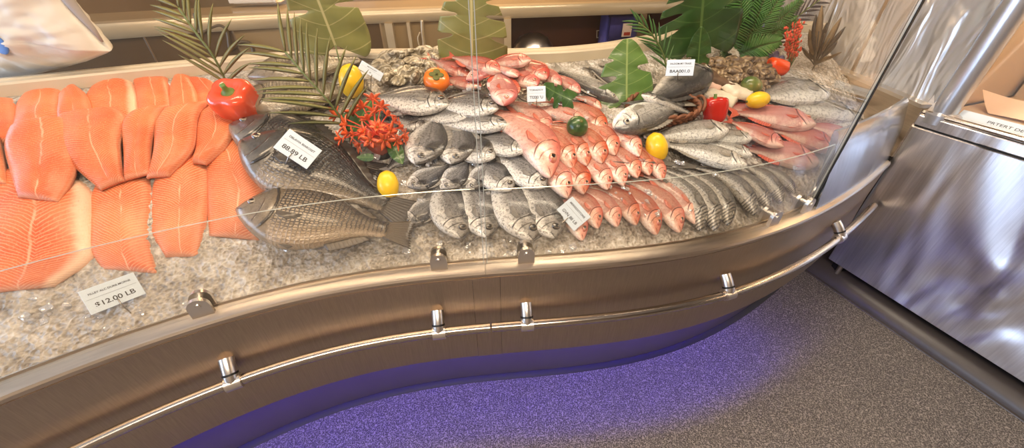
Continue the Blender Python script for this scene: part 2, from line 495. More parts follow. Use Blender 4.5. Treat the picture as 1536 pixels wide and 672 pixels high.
# dark end trim of the right screen
p = cv(1.219, -.034)
MB().box((p[0], p[1], (GZ1+.79)/2), (.013, .012, GZ1-.79), math.atan(np.polyval(_cd, 1.219))).build('edge_trim', M_EDGE, gr, False)
def clamp(x, parent):
    n = cnorm(x); tng = np.array([-n[1], n[0]])
    b = MB()
    for off, th in ((-.018, .013), (-.056, .012)):
        pts = [(-.027, 0), (.027, 0)] + [(.027*math.cos(a), .034+.027*math.sin(a)) for a in np.linspace(0, PI, 14)]
        V = []; F = []
        for o in (off, off-th):
            for u, z in pts:
                q = cv(x, o) + tng*u*-1; V.append((q[0], q[1], .79+z))
        m = len(pts); F.append(tuple(range(m))); F.append(tuple(range(2*m-1, m-1, -1)))
        for k in range(m): F.append((k, m+k, m+(k+1) % m, (k+1) % m))
        b.add(V, F)
    q0 = onfront(x, -.014, .828); q1 = onfront(x, -.062, .828); b.tube([q0, q1], .008, 12)
    return autosmooth(b.build('glass_clamp', M_CHROME, parent), 40)
for x, par in ((-.875, gl), (-.235, gl), (.05, gr), (1.0, gr), (1.185, gr)): clamp(x, par)

# ------------------------------------------------------------------ steel end of the counter
ew = thing('steel_end_guard', 'bright curved steel guard closing the right end of the fish counter', 'guard', (0, 0, 0))
def endguard():
    X = xs(1.228, 1.872, 30); V = []; F = []
    for x in X:
        tt = (x-1.228)/(1.872-1.228); zt = 1.10 - .02*tt
        for o, z in ((-.012, .79), (-.03, .95), (-.062, zt-.015), (-.072, zt), (-.084, zt), (-.084, zt-.02), (-.06, .94), (-.045, .79)):
            p = cv(x, o); V.append((p[0], p[1], z))
    m = 8
    for i in range(len(X)-1):
        for k in range(m): F.append((i*m+k, i*m+(k+1) % m, (i+1)*m+(k+1) % m, (i+1)*m+k))
    F.append(tuple(range(m-1, -1, -1))); n = len(V); F.append(tuple(range(n-m, n)))
    autosmooth(mk('curved_sheet', V, F, M_STEELW, ew), 40)
endguard()
# ------------------------------------------------------------------ side wall of steel behind the right end
A = np.array([1.922, 1.735]); B = np.array([2.06, 3.35]); dv = (B-A)/np.linalg.norm(B-A); nv = np.array([-dv[1], dv[0]])  # nv points to -x (towards the fish)
sd = thing('steel_side_screen', 'tall pale steel side screen rising behind the right end of the fish bed', 'screen', (0, 0, 0))
def strip_box(a, b, t0, t1, z0, z1, mat, name, parent, sm=False):
    V = [(*(q+nv*t), z) for q in (a, b) for t, z in ((t0, z0), (t0, z1), (t1, z1), (t1, z0))]
    F = [(0, 1, 2, 3), (7, 6, 5, 4)] + [(k, 4+k, 4+(k+1) % 4, (k+1) % 4) for k in range(4)]
    return mk(name, V, F, mat, parent, sm)
Mid = A + (B-A)*.36
M_PALE = NT('pale_sheet')
_p = M_PALE.pos(); _w = M_PALE.noise(3.0, M_PALE.scale(_p, (1, 2.2, .8)), 2, .5, 1.2)
M_PALE.bsdf(M_PALE.ramp(_w, [(.3, hexc(176, 180, 186)), (.7, hexc(206, 208, 210))]), .24, .45, .5, M_PALE.bump(_w, .8, .10), coat=.4); M_PALE = M_PALE.m
strip_box(A, Mid-dv*.002, 0, -.012, 1.0, 1.98, M_PALE, 'sheet', sd)
strip_box(Mid+dv*.002, B, 0, -.012, 1.0, 1.98, M_PALE, 'sheet', sd)
strip_box(A, B, .035, -.012, .80, 1.045, M_STEEL, 'lower_rail', sd)
strip_box(A, B, .05, .0, 1.046, 1.062, M_CHROME, 'ledge', sd)
strip_box(Mid-dv*.012, Mid+dv*.012, .004, 0, 1.063, 1.98, M_STEEL, 'seam_strip', sd)
# ------------------------------------------------------------------ round post
pt = thing('steel_post', 'round upright steel post between the fish counter and the steel cabinet', 'post', (1.965, 1.71, 0))
pm = MB(); pm.lathe([(.0, .60), (.052, .60), (.052, .985), (.066, .99), (.066, 1.03), (.046, 1.04), (.046, 2.1), (0, 2.1)], 32)
autosmooth(pm.build('pole', simple('satin_post_steel', (196, 198, 204), .28, .8), pt), 30)
MB().box((0, 0, .30), (.05, .05, .60)).build('lower_leg', M_DARK, pt, False)

# ------------------------------------------------------------------ right steel cabinet
e1 = np.array([.35, -.937, 0]); e1 /= np.linalg.norm(e1)
cab = thing('display_cabinet', 'tall steel display cabinet with a sloped glass top at the right', 'cabinet', mat=frame((1.895, 1.74, 0), e1, (0, 0, 1)))
W = 3.0
autosmooth(MB().box((W/2, .01, .545), (W, .02, .83), 0, .004).build('front_panel', M_STEELB, cab), 40)
MB().box((W/2, .012, .966), (W, .018, .008)).build('shadow_groove', M_DARK, cab, False)
MB().box((W/2, .008, .992), (W, .024, .044), 0, .003).build('top_band', M_STEELB, cab, False)
lm = MB(); lm.tube([(-.0, .012, 1.026), (W, .012, 1.026)], .013, 14); autosmooth(lm.build('rounded_ledge', M_RAIL, cab), 40)
MB().box((W/2, .40, .545), (W-.01, .74, .82)).build('body', M_DARK, cab, False)
MB().box((W/2, .40, 1.005), (W-.01, .72, .018)).build('deck', M_BEIGE, cab, False)
MB().box((W/2, .77, 1.40), (W-.01, .02, .78)).build('back_board', M_BEIGE, cab, False)
M_ENDP = simple('satin_warm_steel', (226, 206, 184), .25, .6, noise=.06, nscale=3)
sl = (.24, .78)   # lean of the glass: y gain over z gain
def prism(name, pts, x0, x1, mat):
    V = [(x, y, z) for x in (x0, x1) for y, z in pts]; m = len(pts)
    F = [tuple(range(m-1, -1, -1)), tuple(range(m, 2*m))] + [(k, (k+1) % m, m+(k+1) % m, m+k) for k in range(m)]
    return mk(name, V, F, mat, cab, False)
prism('end_panel', [(.03, 1.015), (.03+sl[0], 1.015+sl[1]), (.78, 1.795), (.78, 1.015)], -.02, -.008, M_ENDP)
prism('mullion', [(.012, 1.03), (.012+sl[0], 1.03+sl[1]), (.05+sl[0], 1.03+sl[1]), (.05, 1.03)], -.008, .055, M_STEEL)
prism('mullion', [(.016, 1.03), (.016+sl[0], 1.03+sl[1]), (.03+sl[0], 1.03+sl[1]), (.03, 1.03)], .060, .072, M_STEEL)
prism('glass_sheet', [(.022, 1.04), (.022+sl[0], 1.04+sl[1]), (.028+sl[0], 1.04+sl[1]), (.028, 1.04)], .073, W, M_GLASS)
MB().box((W/2, .50, 1.80), (W, .58, .03)).build('lid', M_STEEL, cab, False)
lw = MB().box((1.2, .42, 1.775), (2.2, .05, .012)).build('interior_lamp', emit('cabinet_lamp', (255, 226, 190), 30), cab, False)
for lx in (.07, 1.5, 2.9):
    q = MB(); q.lathe([(.0, 0), (.018, 0), (.018, .012), (.013, .016), (.013, .135), (0, .135)], 18, (lx, .0+.025, 0)); autosmooth(q.build('leg', M_CHROME, cab), 40)
# coved plinth along the floor under the cabinet
pl = MB(); prof = [(-.045, 0), (-.043, .004)] + [(-.03+.10*(1-math.cos(a)), .004+.075*math.sin(a)) for a in np.linspace(0, PI/2, 8)] + [(.30, .079), (.30, 0)]
V = [(x, y, z) for x in (-.35, 3.0) for y, z in prof]; m = len(prof)
pl.add(V, [tuple(range(m-1, -1, -1)), tuple(range(m, 2*m))] + [(k, (k+1) % m, m+(k+1) % m, m+k) for k in range(m)])
plo = pl.build('trim_1', M_DGREY, None); autosmooth(plo, 35); plo.matrix_world = cab.matrix_world.copy(); plo['kind'] = 'structure'
# things in the cabinet
Mc = cab.matrix_world
def cabpt(px, py, y):
    """point on the cabinet-frame plane local y"""
    inv = Mc.inverted(); o = inv @ Vector(CAM); d = (inv.to_3x3() @ Vector(ray(px, py))); t = (y-o.y)/d.y; return o + d*t
def plane_rect(px4, y_top, y_bot):
    pass
M_PAPER = simple('pale_pink_paper', (238, 208, 180), .6, noise=.05, nscale=6)
def ptcab(px, py, y): q = cabpt(px, py, y); return np.array(q)
tl, tr, bl, br = ptcab(1474, 134, .42), ptcab(1545, 152, .42), ptcab(1467, 190, .30), ptcab(1545, 212, .30)
bl[2] = max(bl[2], 1.02); br[2] = max(br[2], 1.02)
g = thing('paper_sheet', 'large pale pink sheet of paper standing inside the steel cabinet', 'paper', mat=cab.matrix_world)
n = np.cross(tr-tl, bl-tl); n /= np.linalg.norm(n)
tr2 = tl + (tr-tl)*3.0; br2 = bl + (br-bl)*3.0
V = []; F = []
for i in range(13):
    for j in range(9):
        a, b = i/12, j/8; p = tl*(1-a)*(1-b)+tr2*a*(1-b)+bl*(1-a)*b+br2*a*b + n*.008*math.sin(a*7+b*3); V.append(p)
m0 = len(V)
V += [np.array(p)+n*.0015 for p in V]
for i in range(12):
    for j in range(8):
        a = i*9+j; F.append((a, a+9, a+10, a+1)); F.append((m0+a, m0+a+1, m0+a+10, m0+a+9))
mk('sheet', V, F, M_PAPER, g)

# ------------------------------------------------------------------ service side behind the ledge
bc = thing('back_counter', 'long dark service counter with a pale metal top rail behind the fish display', 'counter', (0, 0, 0))
line = [(-3.4, 1.55), (-2.35, 2.12), (-1.6, 2.56), (-.75, 2.80), (0, 2.98), (1.2, 3.26), (2.6, 3.5)]
_lx = np.linspace(-3.4, 2.6, 60); _ly = np.interp(_lx, [p[0] for p in line], [p[1] for p in line])
_k2 = np.hanning(13); _k2 /= _k2.sum(); _ly = np.convolve(np.pad(_ly, 6, mode='edge'), _k2, mode='valid')
def bsweep(name, prof, x0, x1, mat, parent=bc):
    sel = [(x, y) for x, y in zip(_lx, _ly) if x0 < x < x1]
    f = lambda x: float(np.interp(x, _lx, _ly)); sel = [(x0, f(x0))] + sel + [(x1, f(x1))]
    V = []; F = []; m = len(prof)
    for i, (x, y) in enumerate(sel):
        a = np.array(sel[max(0, i-1)]); b = np.array(sel[min(len(sel)-1, i+1)]); d = b-a; nn = np.array([-d[1], d[0]])/np.linalg.norm(d)
        for o, z in prof: V.append((x+nn[0]*o, y+nn[1]*o, z))
    for i in range(len(sel)-1):
        for k in range(m): F.append((i*m+k, (i+1)*m+k, (i+1)*m+(k+1) % m, i*m+(k+1) % m))
    F.append(tuple(range(m-1, -1, -1))); q = len(V); F.append(tuple(range(q-m, q)))
    return autosmooth(mk(name, V, F, mat, parent), 35)
def bl_at(x, off, z):
    e = .03; f = lambda q: float(np.interp(q, _lx, _ly)); d = np.array([2*e, f(x+e)-f(x-e)]); d /= np.linalg.norm(d)
    return np.array([x-d[1]*off, f(x)+d[0]*off, z])
M_RIM = simple('warm_metal_rim', (196, 176, 142), .3, .3, noise=.06, nscale=5, coat=.3)
bsweep('top_rail', [(-.02, 1.245), (-.03, 1.26), (-.03, 1.305), (-.02, 1.32), (.09, 1.32), (.09, 1.245)], -3.4, 2.6, M_RIM)
bsweep('worktop', [(.09, 1.27), (.09, 1.30), (.70, 1.30), (.70, 1.27)], -3.4, 2.6, M_BROWN2)
for x0, x1, mt in ((-3.4, -2.03, M_BROWN), (-2.02, -1.66, M_BROWN), (-1.65, -1.12, M_BROWN2), (-1.11, -.86, M_BROWN), (-.85, -.05, M_BROWN2)):
    bsweep('front_panel', [(.0, .12), (.0, 1.245), (.03, 1.245), (.03, .12)], x0, x1, mt)
bsweep('lower_panel', [(.34, .12), (.34, 1.245), (.37, 1.245), (.37, .12)], -.04, 2.6, M_RUST)
bsweep('shelf', [(.0, .93), (.0, .96), (.34, .96), (.34, .93)], -.04, 2.6, M_BROWN)
for x in (-.80, -.68, -.035, .96):
    q = MB(); w = .05 if x != -.68 else .02
    q.box(tuple(bl_at(x, -.02, .68)), (w, .04, 1.13)); q.build('upright', M_RIM if x < .5 else M_BROWN, bc, False)
bsweep('plinth', [(.05, 0), (.05, .12), (.3, .12), (.3, 0)], -3.4, 2.6, M_DARK)
# steel mixing bowl-like cover, blue pack, price tag, hoses and the white tray
def polyline(px, y_of):
    return [at_y(a, b, y_of) for a, b in px]
hose = MB()
def curve_pts(pts, n=40):
    P_ = [np.array(p) for p in pts]; out = []
    P_ = [2*P_[0]-P_[1]] + P_ + [2*P_[-1]-P_[-2]]
    for i in range(1, len(P_)-2):
        for k in range(n//(len(P_)-3)+1):
            t = k/(n//(len(P_)-3)+1); a, b, c, d = P_[i-1], P_[i], P_[i+1], P_[i+2]
            out.append(.5*((2*b)+(-a+c)*t+(2*a-5*b+4*c-d)*t*t+(-a+3*b-3*c+d)*t**3))
    out.append(P_[-2]); return out
def on_front(px, py, off=-.03):
    d = ray(px, py); prev = None
    for t in np.linspace(1.2, 5, 900):
        p = CAM + d*t; q = bl_at(p[0], off, 0)
        if p[1] >= q[1]: return p
    return CAM + d*5
hose.tube(curve_pts([on_front(292, 20), on_front(297, 40), on_front(304, 48), on_front(312, 44), on_front(330, 38), on_front(341, 48), on_front(345, 72), on_front(352, 70), on_front(362, 63), on_front(376, 66), on_front(381, 84), on_front(383, 120)], 60), .010, 10)
prop(hose.build('rubber_hose', simple('dark_hose', (88, 74, 52), .5)), 'dark rubber hose looping down the front of the back counter', 'hose')
hs2 = MB(); hs2.tube(curve_pts([on_front(633, 30), on_front(634, 50), on_front(636, 68), on_front(634, 90), on_front(640, 110)], 30), .011, 10)
hs2.tube(curve_pts([on_front(630, 48, -.05), on_front(627, 58, -.05), on_front(630, 72, -.05)], 16), .005, 8)
prop(hs2.build('spray_hose', M_RIM), 'pale spray hose hanging from the back counter rail by the tall leaf', 'hose')
tr_ = thing('white_tray', 'shallow white tray lying on the back counter rail', 'tray', tuple(at_z(378, 2, 1.335)))
q = MB(); q.box((0, .05, .02), (.30, .20, .008), .25, .003); q.box((0, -.05, .036), (.30, .012, .034), .25, .003); q.box((-.13, .05, .036), (.012, .2, .034), .25, .003); q.box((.13, .05, .036), (.012, .2, .034), .25, .003); q.box((0, .15, .036), (.30, .012, .034), .25, .003)
q.build('tray_body', simple('white_plastic', (226, 214, 194), .4), tr_, False)
tr_.location = tr_.location + Vector((0, .06, -.03))
# blue pack on the shelf of the recess
pk = thing('blue_pack', 'blue wrapped pack with a small white label in the dark recess', 'pack', tuple(bl_at(.86, .14, .96)))
q = MB(); q.box((0, 0, .14), (.26, .16, .28), .22, .02); q.build('wrapped_body', simple('blue_wrap', (70, 66, 128), .35, noise=.25, nscale=9, bump=.3), pk)
MB().box((.045, -.093, .17), (.075, .006, .09), .22).build('paper_label', simple('label_white', (205, 180, 160), .6), pk, False)
MB().box((.048, -.097, .145), (.05, .004, .022), .22).build('red_bar', simple('label_red', (150, 52, 34), .5), pk, False)
bw = thing('steel_bowl', 'shiny upturned steel bowl in the dark recess behind the pink fish', 'bowl', tuple(bl_at(.20, .16, .96)))
q = MB(); q.lathe([(.0, .155), (.06, .15), (.11, .125), (.145, .07), (.155, .02), (.17, .012), (.172, 0), (.165, 0), (.15, .012)], 32); q.build('dome', M_CHROME, bw)
tg = thing('shelf_tag', 'small dark square tag with a white border in the dark recess', 'tag', mat=frame(on_front(900, 51, .30), (1, .25, 0), (.1, -1, .25)))
MB().box((0, 0, 0), (.062, .058, .004)).build('border', simple('tag_white', (214, 196, 176), .5), tg, False)
MB().box((0, 0, .0028), (.048, .044, .002)).build('face', simple('tag_dark', (70, 46, 36), .5), tg, False)
for k in range(3): MB().box((0, .008-.008*k, .0042), (.026-.004*k, .003, .001)).build('mark', simple('tag_white_mark', (190, 170, 150), .5) if k == 0 else bpy.data.materials['tag_white_mark'], tg, False)

# ------------------------------------------------------------------ white padded bag at the upper left
def bag():
    # silhouette traced at a distance of its own; puffed to a real thickness
    left = [(-140, -120), (-150, 0), (-140, 100), (-120, 135)]
    rim = [(70, -60), (104, 0), (140, 42), (167, 76), (100, 100), (40, 114), (-20, 121), (-90, 130)]
    Y = 1.60
    t = thing('white_bag', 'big crumpled white plastic bag behind the ledge at the upper left', 'bag', tuple(at_y(20, 40, Y)))
    c = at_y(20, 40, Y)
    out = [(-150, 40), (-140, -60), (-60, -130), (30, -110), (70, -60), (88, -30), (104, 0), (122, 22), (140, 42), (155, 61), (167, 76), (160, 80), (130, 92), (100, 100), (60, 110), (20, 116), (-40, 124), (-100, 130), (-140, 110)]
    P2 = []
    for (a, b), (a2, b2) in zip(out, out[1:]+out[:1]):
        for k in range(6): s = k/6; P2.append((a+(a2-a)*s, b+(b2-b)*s))
    from mathutils import noise as mn
    R_ = [at_y(a, b, Y) - c for a, b in P2]; n = len(R_); rings = 16
    V = []; F = []
    for side in (-1, 1):
        for k in range(rings+1):
            s = k/rings
            for r in R_:
                p = r*(1-s); w = (1-(1-s)**2.2)**.6*.12
                q = Vector((p[0]*7, p[2]*7, side*3)); cr = .030*mn.noise(q) + .028*abs(mn.noise(q*2.3)) + .012*mn.noise(q*5)
                e = min(1, s*5)
                V.append((p[0], side*(w + cr*e) + .0, p[2]))
    m = n*(rings+1)
    for sd_ in (0, 1):
        for k in range(rings):
            for i in range(n):
                a, b = sd_*m+k*n+i, sd_*m+k*n+(i+1) % n
                f = (a, b, b+n, a+n); F.append(f if sd_ == 1 else f[::-1])
    for i in range(n): F.append((i, (i+1) % n, m+(i+1) % n, m+i))
    mt = simple('white_bag_plastic', (214, 208, 196), .5, noise=.04, nscale=4)
    mk('sack', V, F, mt, t)
    # grey tube along the right edge, the bag's shade put in as colour
    e = MB(); e.tube([at_y(a, b, Y)-c+np.array([0, -.012, 0]) for a, b in [(60, -75), (84, -36), (107, 0), (125, 22), (143, 42), (158, 62)]], [.02, .02, .018, .014, .010, .004], 8)
    e.build('edge_shade', simple('bag_shade_grey', (160, 154, 150), .5), t)
    b = MB(); f0 = at_y(-3, 66, Y-.135)-c; b.ball(tuple(f0), (.03, .006, .035), 12, 8); b.build('blue_print', simple('print_blue', (70, 120, 190), .5), t)
bag()

# ------------------------------------------------------------------ lamps
def lamp(name, x, y, sx, sy, col, power, label, z=2.9):
    t = thing(name, label, 'ceiling light', (x, y, z))
    b = MB(); b.box((0, 0, -.03), (sx+.06, sy+.06, .06)); b.build('housing', M_CREAM, t, False)
    b = MB(); b.box((0, 0, -.064), (sx, sy, .006)); b.build('diffuser', emit('diffuser_'+name, col, 4), t, False)
    L = bpy.data.lights.new(name+'_light', 'AREA'); L.shape = 'RECTANGLE'; L.size = sx; L.size_y = sy; L.energy = power
    L.color = hexc(*col)[:3]
    o = bpy.data.objects.new(name+'_light', L); COL.objects.link(o); o.location = (x, y, z-.08)
lamp('counter_light', -.9, 1.1, 1.5, .22, (255, 226, 190), 25, 'long warm ceiling light above the salmon end of the counter')
lamp('counter_light', .75, 1.55, 1.5, .22, (255, 236, 210), 30, 'long warm ceiling light above the snapper end of the counter')
lamp('aisle_light', 0, -1.2, 1.8, .5, (255, 232, 206), 104, 'broad ceiling light over the customer aisle')
lamp('service_light', -.6, 3.9, 2.4, .3, (255, 214, 165), 90, 'warm ceiling light over the service side')
wd = bpy.data.worlds.new('world'); SC.world = wd; wd.use_nodes = True
wd.node_tree.nodes['Background'].inputs[0].default_value = hexc(235, 220, 200); wd.node_tree.nodes['Background'].inputs[1].default_value = .3
SC.cycles.transparent_max_bounces = 16
SC.cycles.max_bounces = 8
SC.cycles.use_denoising = True
# ------------------------------------------------------------------ fish
def cr(x, xp, fp):
    """smooth (monotone-ish) interpolation through control points"""
    xp = np.array(xp, float); fp = np.array(fp, float); h = np.diff(xp); d = np.diff(fp)/h
    m = np.zeros(len(xp)); m[1:-1] = np.where(d[:-1]*d[1:] > 0, 2*d[:-1]*d[1:]/(d[:-1]+d[1:]+1e-12), 0); m[0] = d[0]; m[-1] = d[-1]
    x = np.clip(x, xp[0], xp[-1]); i = np.clip(np.searchsorted(xp, x)-1, 0, len(xp)-2); t = (x-xp[i])/h[i]
    return (2*t**3-3*t**2+1)*fp[i]+(t**3-2*t**2+t)*h[i]*m[i]+(-2*t**3+3*t**2)*fp[i+1]+(t**3-t**2)*h[i]*m[i+1]

def fish_mat(name, back, flank, belly, dark, scale=0.5, sx=60, sy=26, speck=.3, blotch=None, head=None, back_at=.35, belly_at=-.55, gill=.25, rough=.24, spots=0.0, line=True, headstripe=0.0, flush=None):
    t = NT(name); u = t.attr('fu'); v = t.attr('fv'); ob = t.obj()
    nz = t.noise(9, ob, 4, .6); nf = t.noise(48, ob, 4, .75)
    vv = t.math('ADD', v, t.math('MULTIPLY_ADD', nz, .5, -.25))
    col = t.mix(t.step(vv, belly_at-.25, belly_at+.3), hexc(*belly), hexc(*flank))
    col = t.mix(t.step(vv, back_at-.3, back_at+.4), col, hexc(*back))
    if flush: col = t.mix(t.math('MULTIPLY', t.step(t.noise(6, ob, 2), .5, .7), flush[1]), col, hexc(*flush[0]))
    # scales, behind the gill cover only
    row = t.math('MULTIPLY', v, sy)
    vec = t.comb(t.math('MULTIPLY', u, sx), row)
    e = t.voro(1.0, vec, 'DISTANCE_TO_EDGE', .35)
    body = t.step(u, gill-.01, gill+.02)
    sc = t.math('MULTIPLY', t.math('SUBTRACT', 1.0, t.step(e, .02, .26)), t.math('MULTIPLY', body, scale))
    sc = t.math('MULTIPLY', sc, t.step(v, -.95, -.2))
    col = t.mix(sc, col, hexc(*dark))
    if head: col = t.mix(t.math('MULTIPLY', t.math('SUBTRACT', 1.0, body), head[1]), col, hexc(*head[0]))
    # speckle
    col = t.mix(t.math('MULTIPLY', t.step(nf, .47, .64), speck), col, hexc(*dark))
    if spots:
        sp = t.voro(1.0, t.comb(t.math('MULTIPLY', u, 70), t.math('MULTIPLY', v, 16)), 'F1')
        m = t.math('MULTIPLY', t.math('SUBTRACT', 1.0, t.step(sp, .18, .36)), t.math('MULTIPLY', t.step(v, -.35, .15), spots))
        col = t.mix(m, col, hexc(*dark))
    if headstripe:
        w = t.n('ShaderNodeTexWave', {'Vector': t.comb(u, t.math('MULTIPLY', v, .02)), 'Scale': 9.0, 'Distortion': 1.5}).outputs[1]
        col = t.mix(t.math('MULTIPLY', t.math('SUBTRACT', 1.0, body), t.math('MULTIPLY', t.step(w, .4, .8), headstripe)), col, hexc(*dark))
    # gill cover edge
    gu = t.math('SUBTRACT', gill, t.math('MULTIPLY', t.math('MULTIPLY', v, v), .10))
    gd = t.math('ABSOLUTE', t.math('SUBTRACT', u, gu))
    gm = t.math('MULTIPLY', t.math('SUBTRACT', 1.0, t.step(gd, .002, .011)), t.math('SUBTRACT', 1.0, t.step(t.math('ABSOLUTE', v), .62, .85)))
    gu2 = t.math('SUBTRACT', gill-.085, t.math('MULTIPLY', t.math('MULTIPLY', v, v), .07))
    gm2 = t.math('MULTIPLY', t.math('SUBTRACT', 1.0, t.step(t.math('ABSOLUTE', t.math('SUBTRACT', u, gu2)), .001, .008)), t.math('SUBTRACT', 1.0, t.step(t.math('ABSOLUTE', t.math('ADD', v, .2)), .35, .6)))
    dk = tuple(c*.45 for c in hexc(*dark)[:3])+(1,)
    col = t.mix(t.math('MULTIPLY', gm, .85), col, dk)
    col = t.mix(t.math('MULTIPLY', gm2, .5), col, dk)
    # mouth
    mu = t.math('ABSOLUTE', t.math('ADD', v, t.math('MULTIPLY_ADD', u, 2.2, .10)))
    mm = t.math('MULTIPLY', t.math('SUBTRACT', 1.0, t.step(mu, .03, .12)), t.math('SUBTRACT', 1.0, t.step(u, .05, .075)))
    col = t.mix(t.math('MULTIPLY', mm, .85), col, dk)
    if blotch:
        bu, bv, br, bs = blotch
        dd = t.math('SQRT', t.math('ADD', t.math('POWER', t.math('MULTIPLY', t.math('SUBTRACT', u, bu), 2.6), 2.0), t.math('POWER', t.math('SUBTRACT', v, bv), 2.0)))
        dd = t.math('ADD', dd, t.math('MULTIPLY_ADD', nz, .3, -.15))
        col = t.mix(t.math('MULTIPLY', t.math('SUBTRACT', 1.0, t.step(dd, br*.4, br)), bs), col, dk)
    if line:
        lm_ = t.math('ABSOLUTE', t.math('SUBTRACT', v, t.math('MULTIPLY_ADD', u, -.35, .42)))
        col = t.mix(t.math('MULTIPLY', t.math('MULTIPLY', t.math('SUBTRACT', 1.0, t.step(lm_, .012, .035)), body), .35), col, hexc(*dark))
    hs = t.n('ShaderNodeHueSaturation', {'Color': col}); t.set(hs.inputs['Value'], t.math('MULTIPLY_ADD', t.rnd(), .3, .85)); t.set(hs.inputs['Saturation'], t.math('MULTIPLY_ADD', t.rnd(), -.3, 1.12))
    hgt = t.math('ADD', t.math('MULTIPLY', t.math('MULTIPLY', t.step(e, .0, .3), body), .6), t.math('MULTIPLY', nf, .25))
    hgt = t.math('SUBTRACT', hgt, t.math('ADD', t.math('MULTIPLY', gm, 2.5), t.math('MULTIPLY', gm2, 1.0)))
    t.bsdf(hs.outputs[0], rough, 0.0, .6, t.bump(hgt, .8, .004), coat=.35, coatr=.12); return t.m
def fin_mat(name, rgb, tip, al=.9):
    t = NT(name); u = t.attr('ru'); r = t.attr('rv')
    w = t.n('ShaderNodeTexWave', {'Vector': t.comb(u, 0.0), 'Scale': .55, 'Distortion': .8}).outputs[1]
    col = t.mix(t.math('MULTIPLY', r, .8), hexc(*rgb), hexc(*tip))
    col = t.mix(t.math('MULTIPLY', w, .6), col, tuple(c*.45 for c in hexc(*rgb)[:3])+(1,))
    t.bsdf(col, .3, 0, .5, t.bump(w, .4, .003), coat=.3); return t.m
def eye_mat(name, iris, ring):
    t = NT(name); r = t.attr('er')
    col = t.ramp(r, [(0, hexc(10, 9, 9)), (.40, hexc(14, 12, 12)), (.48, hexc(*iris)), (.78, hexc(*iris)), (.9, hexc(*ring))])
    t.bsdf(col, .06, 0, .8, coat=1.0); return t.m

def grid_solid(P, N, th):
    """a sheet P[i][j] thickened along N by th[i][j]; closed"""
    P = np.array(P); th = np.array(th); a, b = P.shape[:2]; N = np.array(N)
    T = P + N*th[..., None]*.5; Bm = P - N*th[..., None]*.5
    V = list(T.reshape(-1, 3)) + list(Bm.reshape(-1, 3)); m = a*b; F = []
    for i in range(a-1):
        for j in range(b-1):
            q = (i*b+j, (i+1)*b+j, (i+1)*b+j+1, i*b+j+1); F.append(q); F.append(tuple(m+k for k in q[::-1]))
    for i in range(a-1):
        for j in (0, b-1):
            q = (i*b+j, (i+1)*b+j, m+(i+1)*b+j, m+i*b+j); F.append(q if j else q[::-1])
    for j in range(b-1):
        for i in (0, a-1):
            q = (i*b+j, i*b+j+1, m+i*b+j+1, m+i*b+j); F.append(q[::-1] if i else q)
    return V, F
def fin(name, root, tip, mat, parent, bend, zoff=0.0, zgrow=0.0, n=22, th=.008, jag=0.0, droop=0.0):
    """root and tip: outlines in the fish plane (nose at +x)"""
    root = np.array(root, float); tip = np.array(tip, float)
    s = np.linspace(0, 1, n); rs = lambda A: np.stack([np.interp(s, np.linspace(0, 1, len(A)), A[:, k]) for k in (0, 1)], 1)
    R_, T_ = rs(root), rs(tip); P = []; th_ = []; U_ = []; W_ = []
    for i in range(n):
        row = []; tr = []
        for k in range(5):
            q = k/4; p = R_[i]*(1-q) + T_[i]*q*1.0
            if jag and i % 2 and k == 4: p = R_[i]*(jag) + T_[i]*(1-jag)
            row.append((p[0], p[1], zoff + zgrow*q - droop*q*q)); tr.append(th*(1-.8*q)); U_.append(i/n*6); W_.append(q)
        P.append(row); th_.append(tr)
    P = np.array(P); P[..., 1] += bend(P[..., 0])
    V, F = grid_solid(P, (0, 0, 1), th_)
    return mk(name, V, F, mat, parent, True, {'ru': U_+U_, 'rv': W_+W_})

KINDS = {}
def kind(name, **k): KINDS[name] = k
ucp = [0, .03, .08, .15, .25, .38, .52, .68, .82, .92, 1.0]
kind('bream', L=.30, th=.072, top=[.012, .062, .115, .165, .205, .218, .20, .15, .085, .045, .038], bot=[.012, .045, .082, .12, .155, .175, .165, .12, .068, .036, .034], eye=(.115, .33, 0.0405), fork=.10, tailw=.13,
     mat=dict(back=(58, 57, 59), flank=(152, 149, 146), belly=(250, 248, 244), dark=(34, 31, 30), scale=.62, sx=62, sy=18, speck=.7, blotch=(.245, .52, .38, .95), back_at=.50, belly_at=-.30, gill=.255, head=((170, 162, 150), .3)), fin=((150, 146, 140), (104, 100, 96)), iris=(92, 84, 72), ring=(34, 30, 28), dors=.05)
kind('snapper', L=.28, th=.07, top=[.012, .05, .092, .13, .158, .165, .15, .115, .072, .04, .034], bot=[.012, .04, .068, .095, .118, .128, .12, .092, .055, .033, .030], eye=(.115, .36, 0.0390), fork=.12, tailw=.12,
     mat=dict(back=(206, 88, 64), flank=(232, 164, 138), belly=(246, 222, 204), dark=(150, 62, 48), scale=.32, sx=80, sy=22, speck=.38, back_at=.42, belly_at=-.55, gill=.27, flush=((214, 106, 80), .45)), fin=((226, 132, 104), (214, 96, 72)), iris=(186, 120, 90), ring=(205, 110, 90), dors=.05)
kind('redfish', L=.30, th=.075, top=[.014, .058, .105, .15, .185, .195, .175, .13, .078, .042, .036], bot=[.012, .042, .075, .108, .138, .15, .14, .105, .06, .034, .03], eye=(.13, .30, 0.0364), fork=.10, tailw=.13,
     mat=dict(back=(194, 88, 80), flank=(218, 142, 128), belly=(240, 204, 186), dark=(160, 66, 58), scale=.45, sx=60, sy=20, speck=.3, back_at=.25, belly_at=-.5, gill=.29, flush=((206, 80, 64), .5)), fin=((214, 104, 80), (204, 78, 54)), iris=(205, 150, 120), ring=(180, 90, 70), dors=.06)
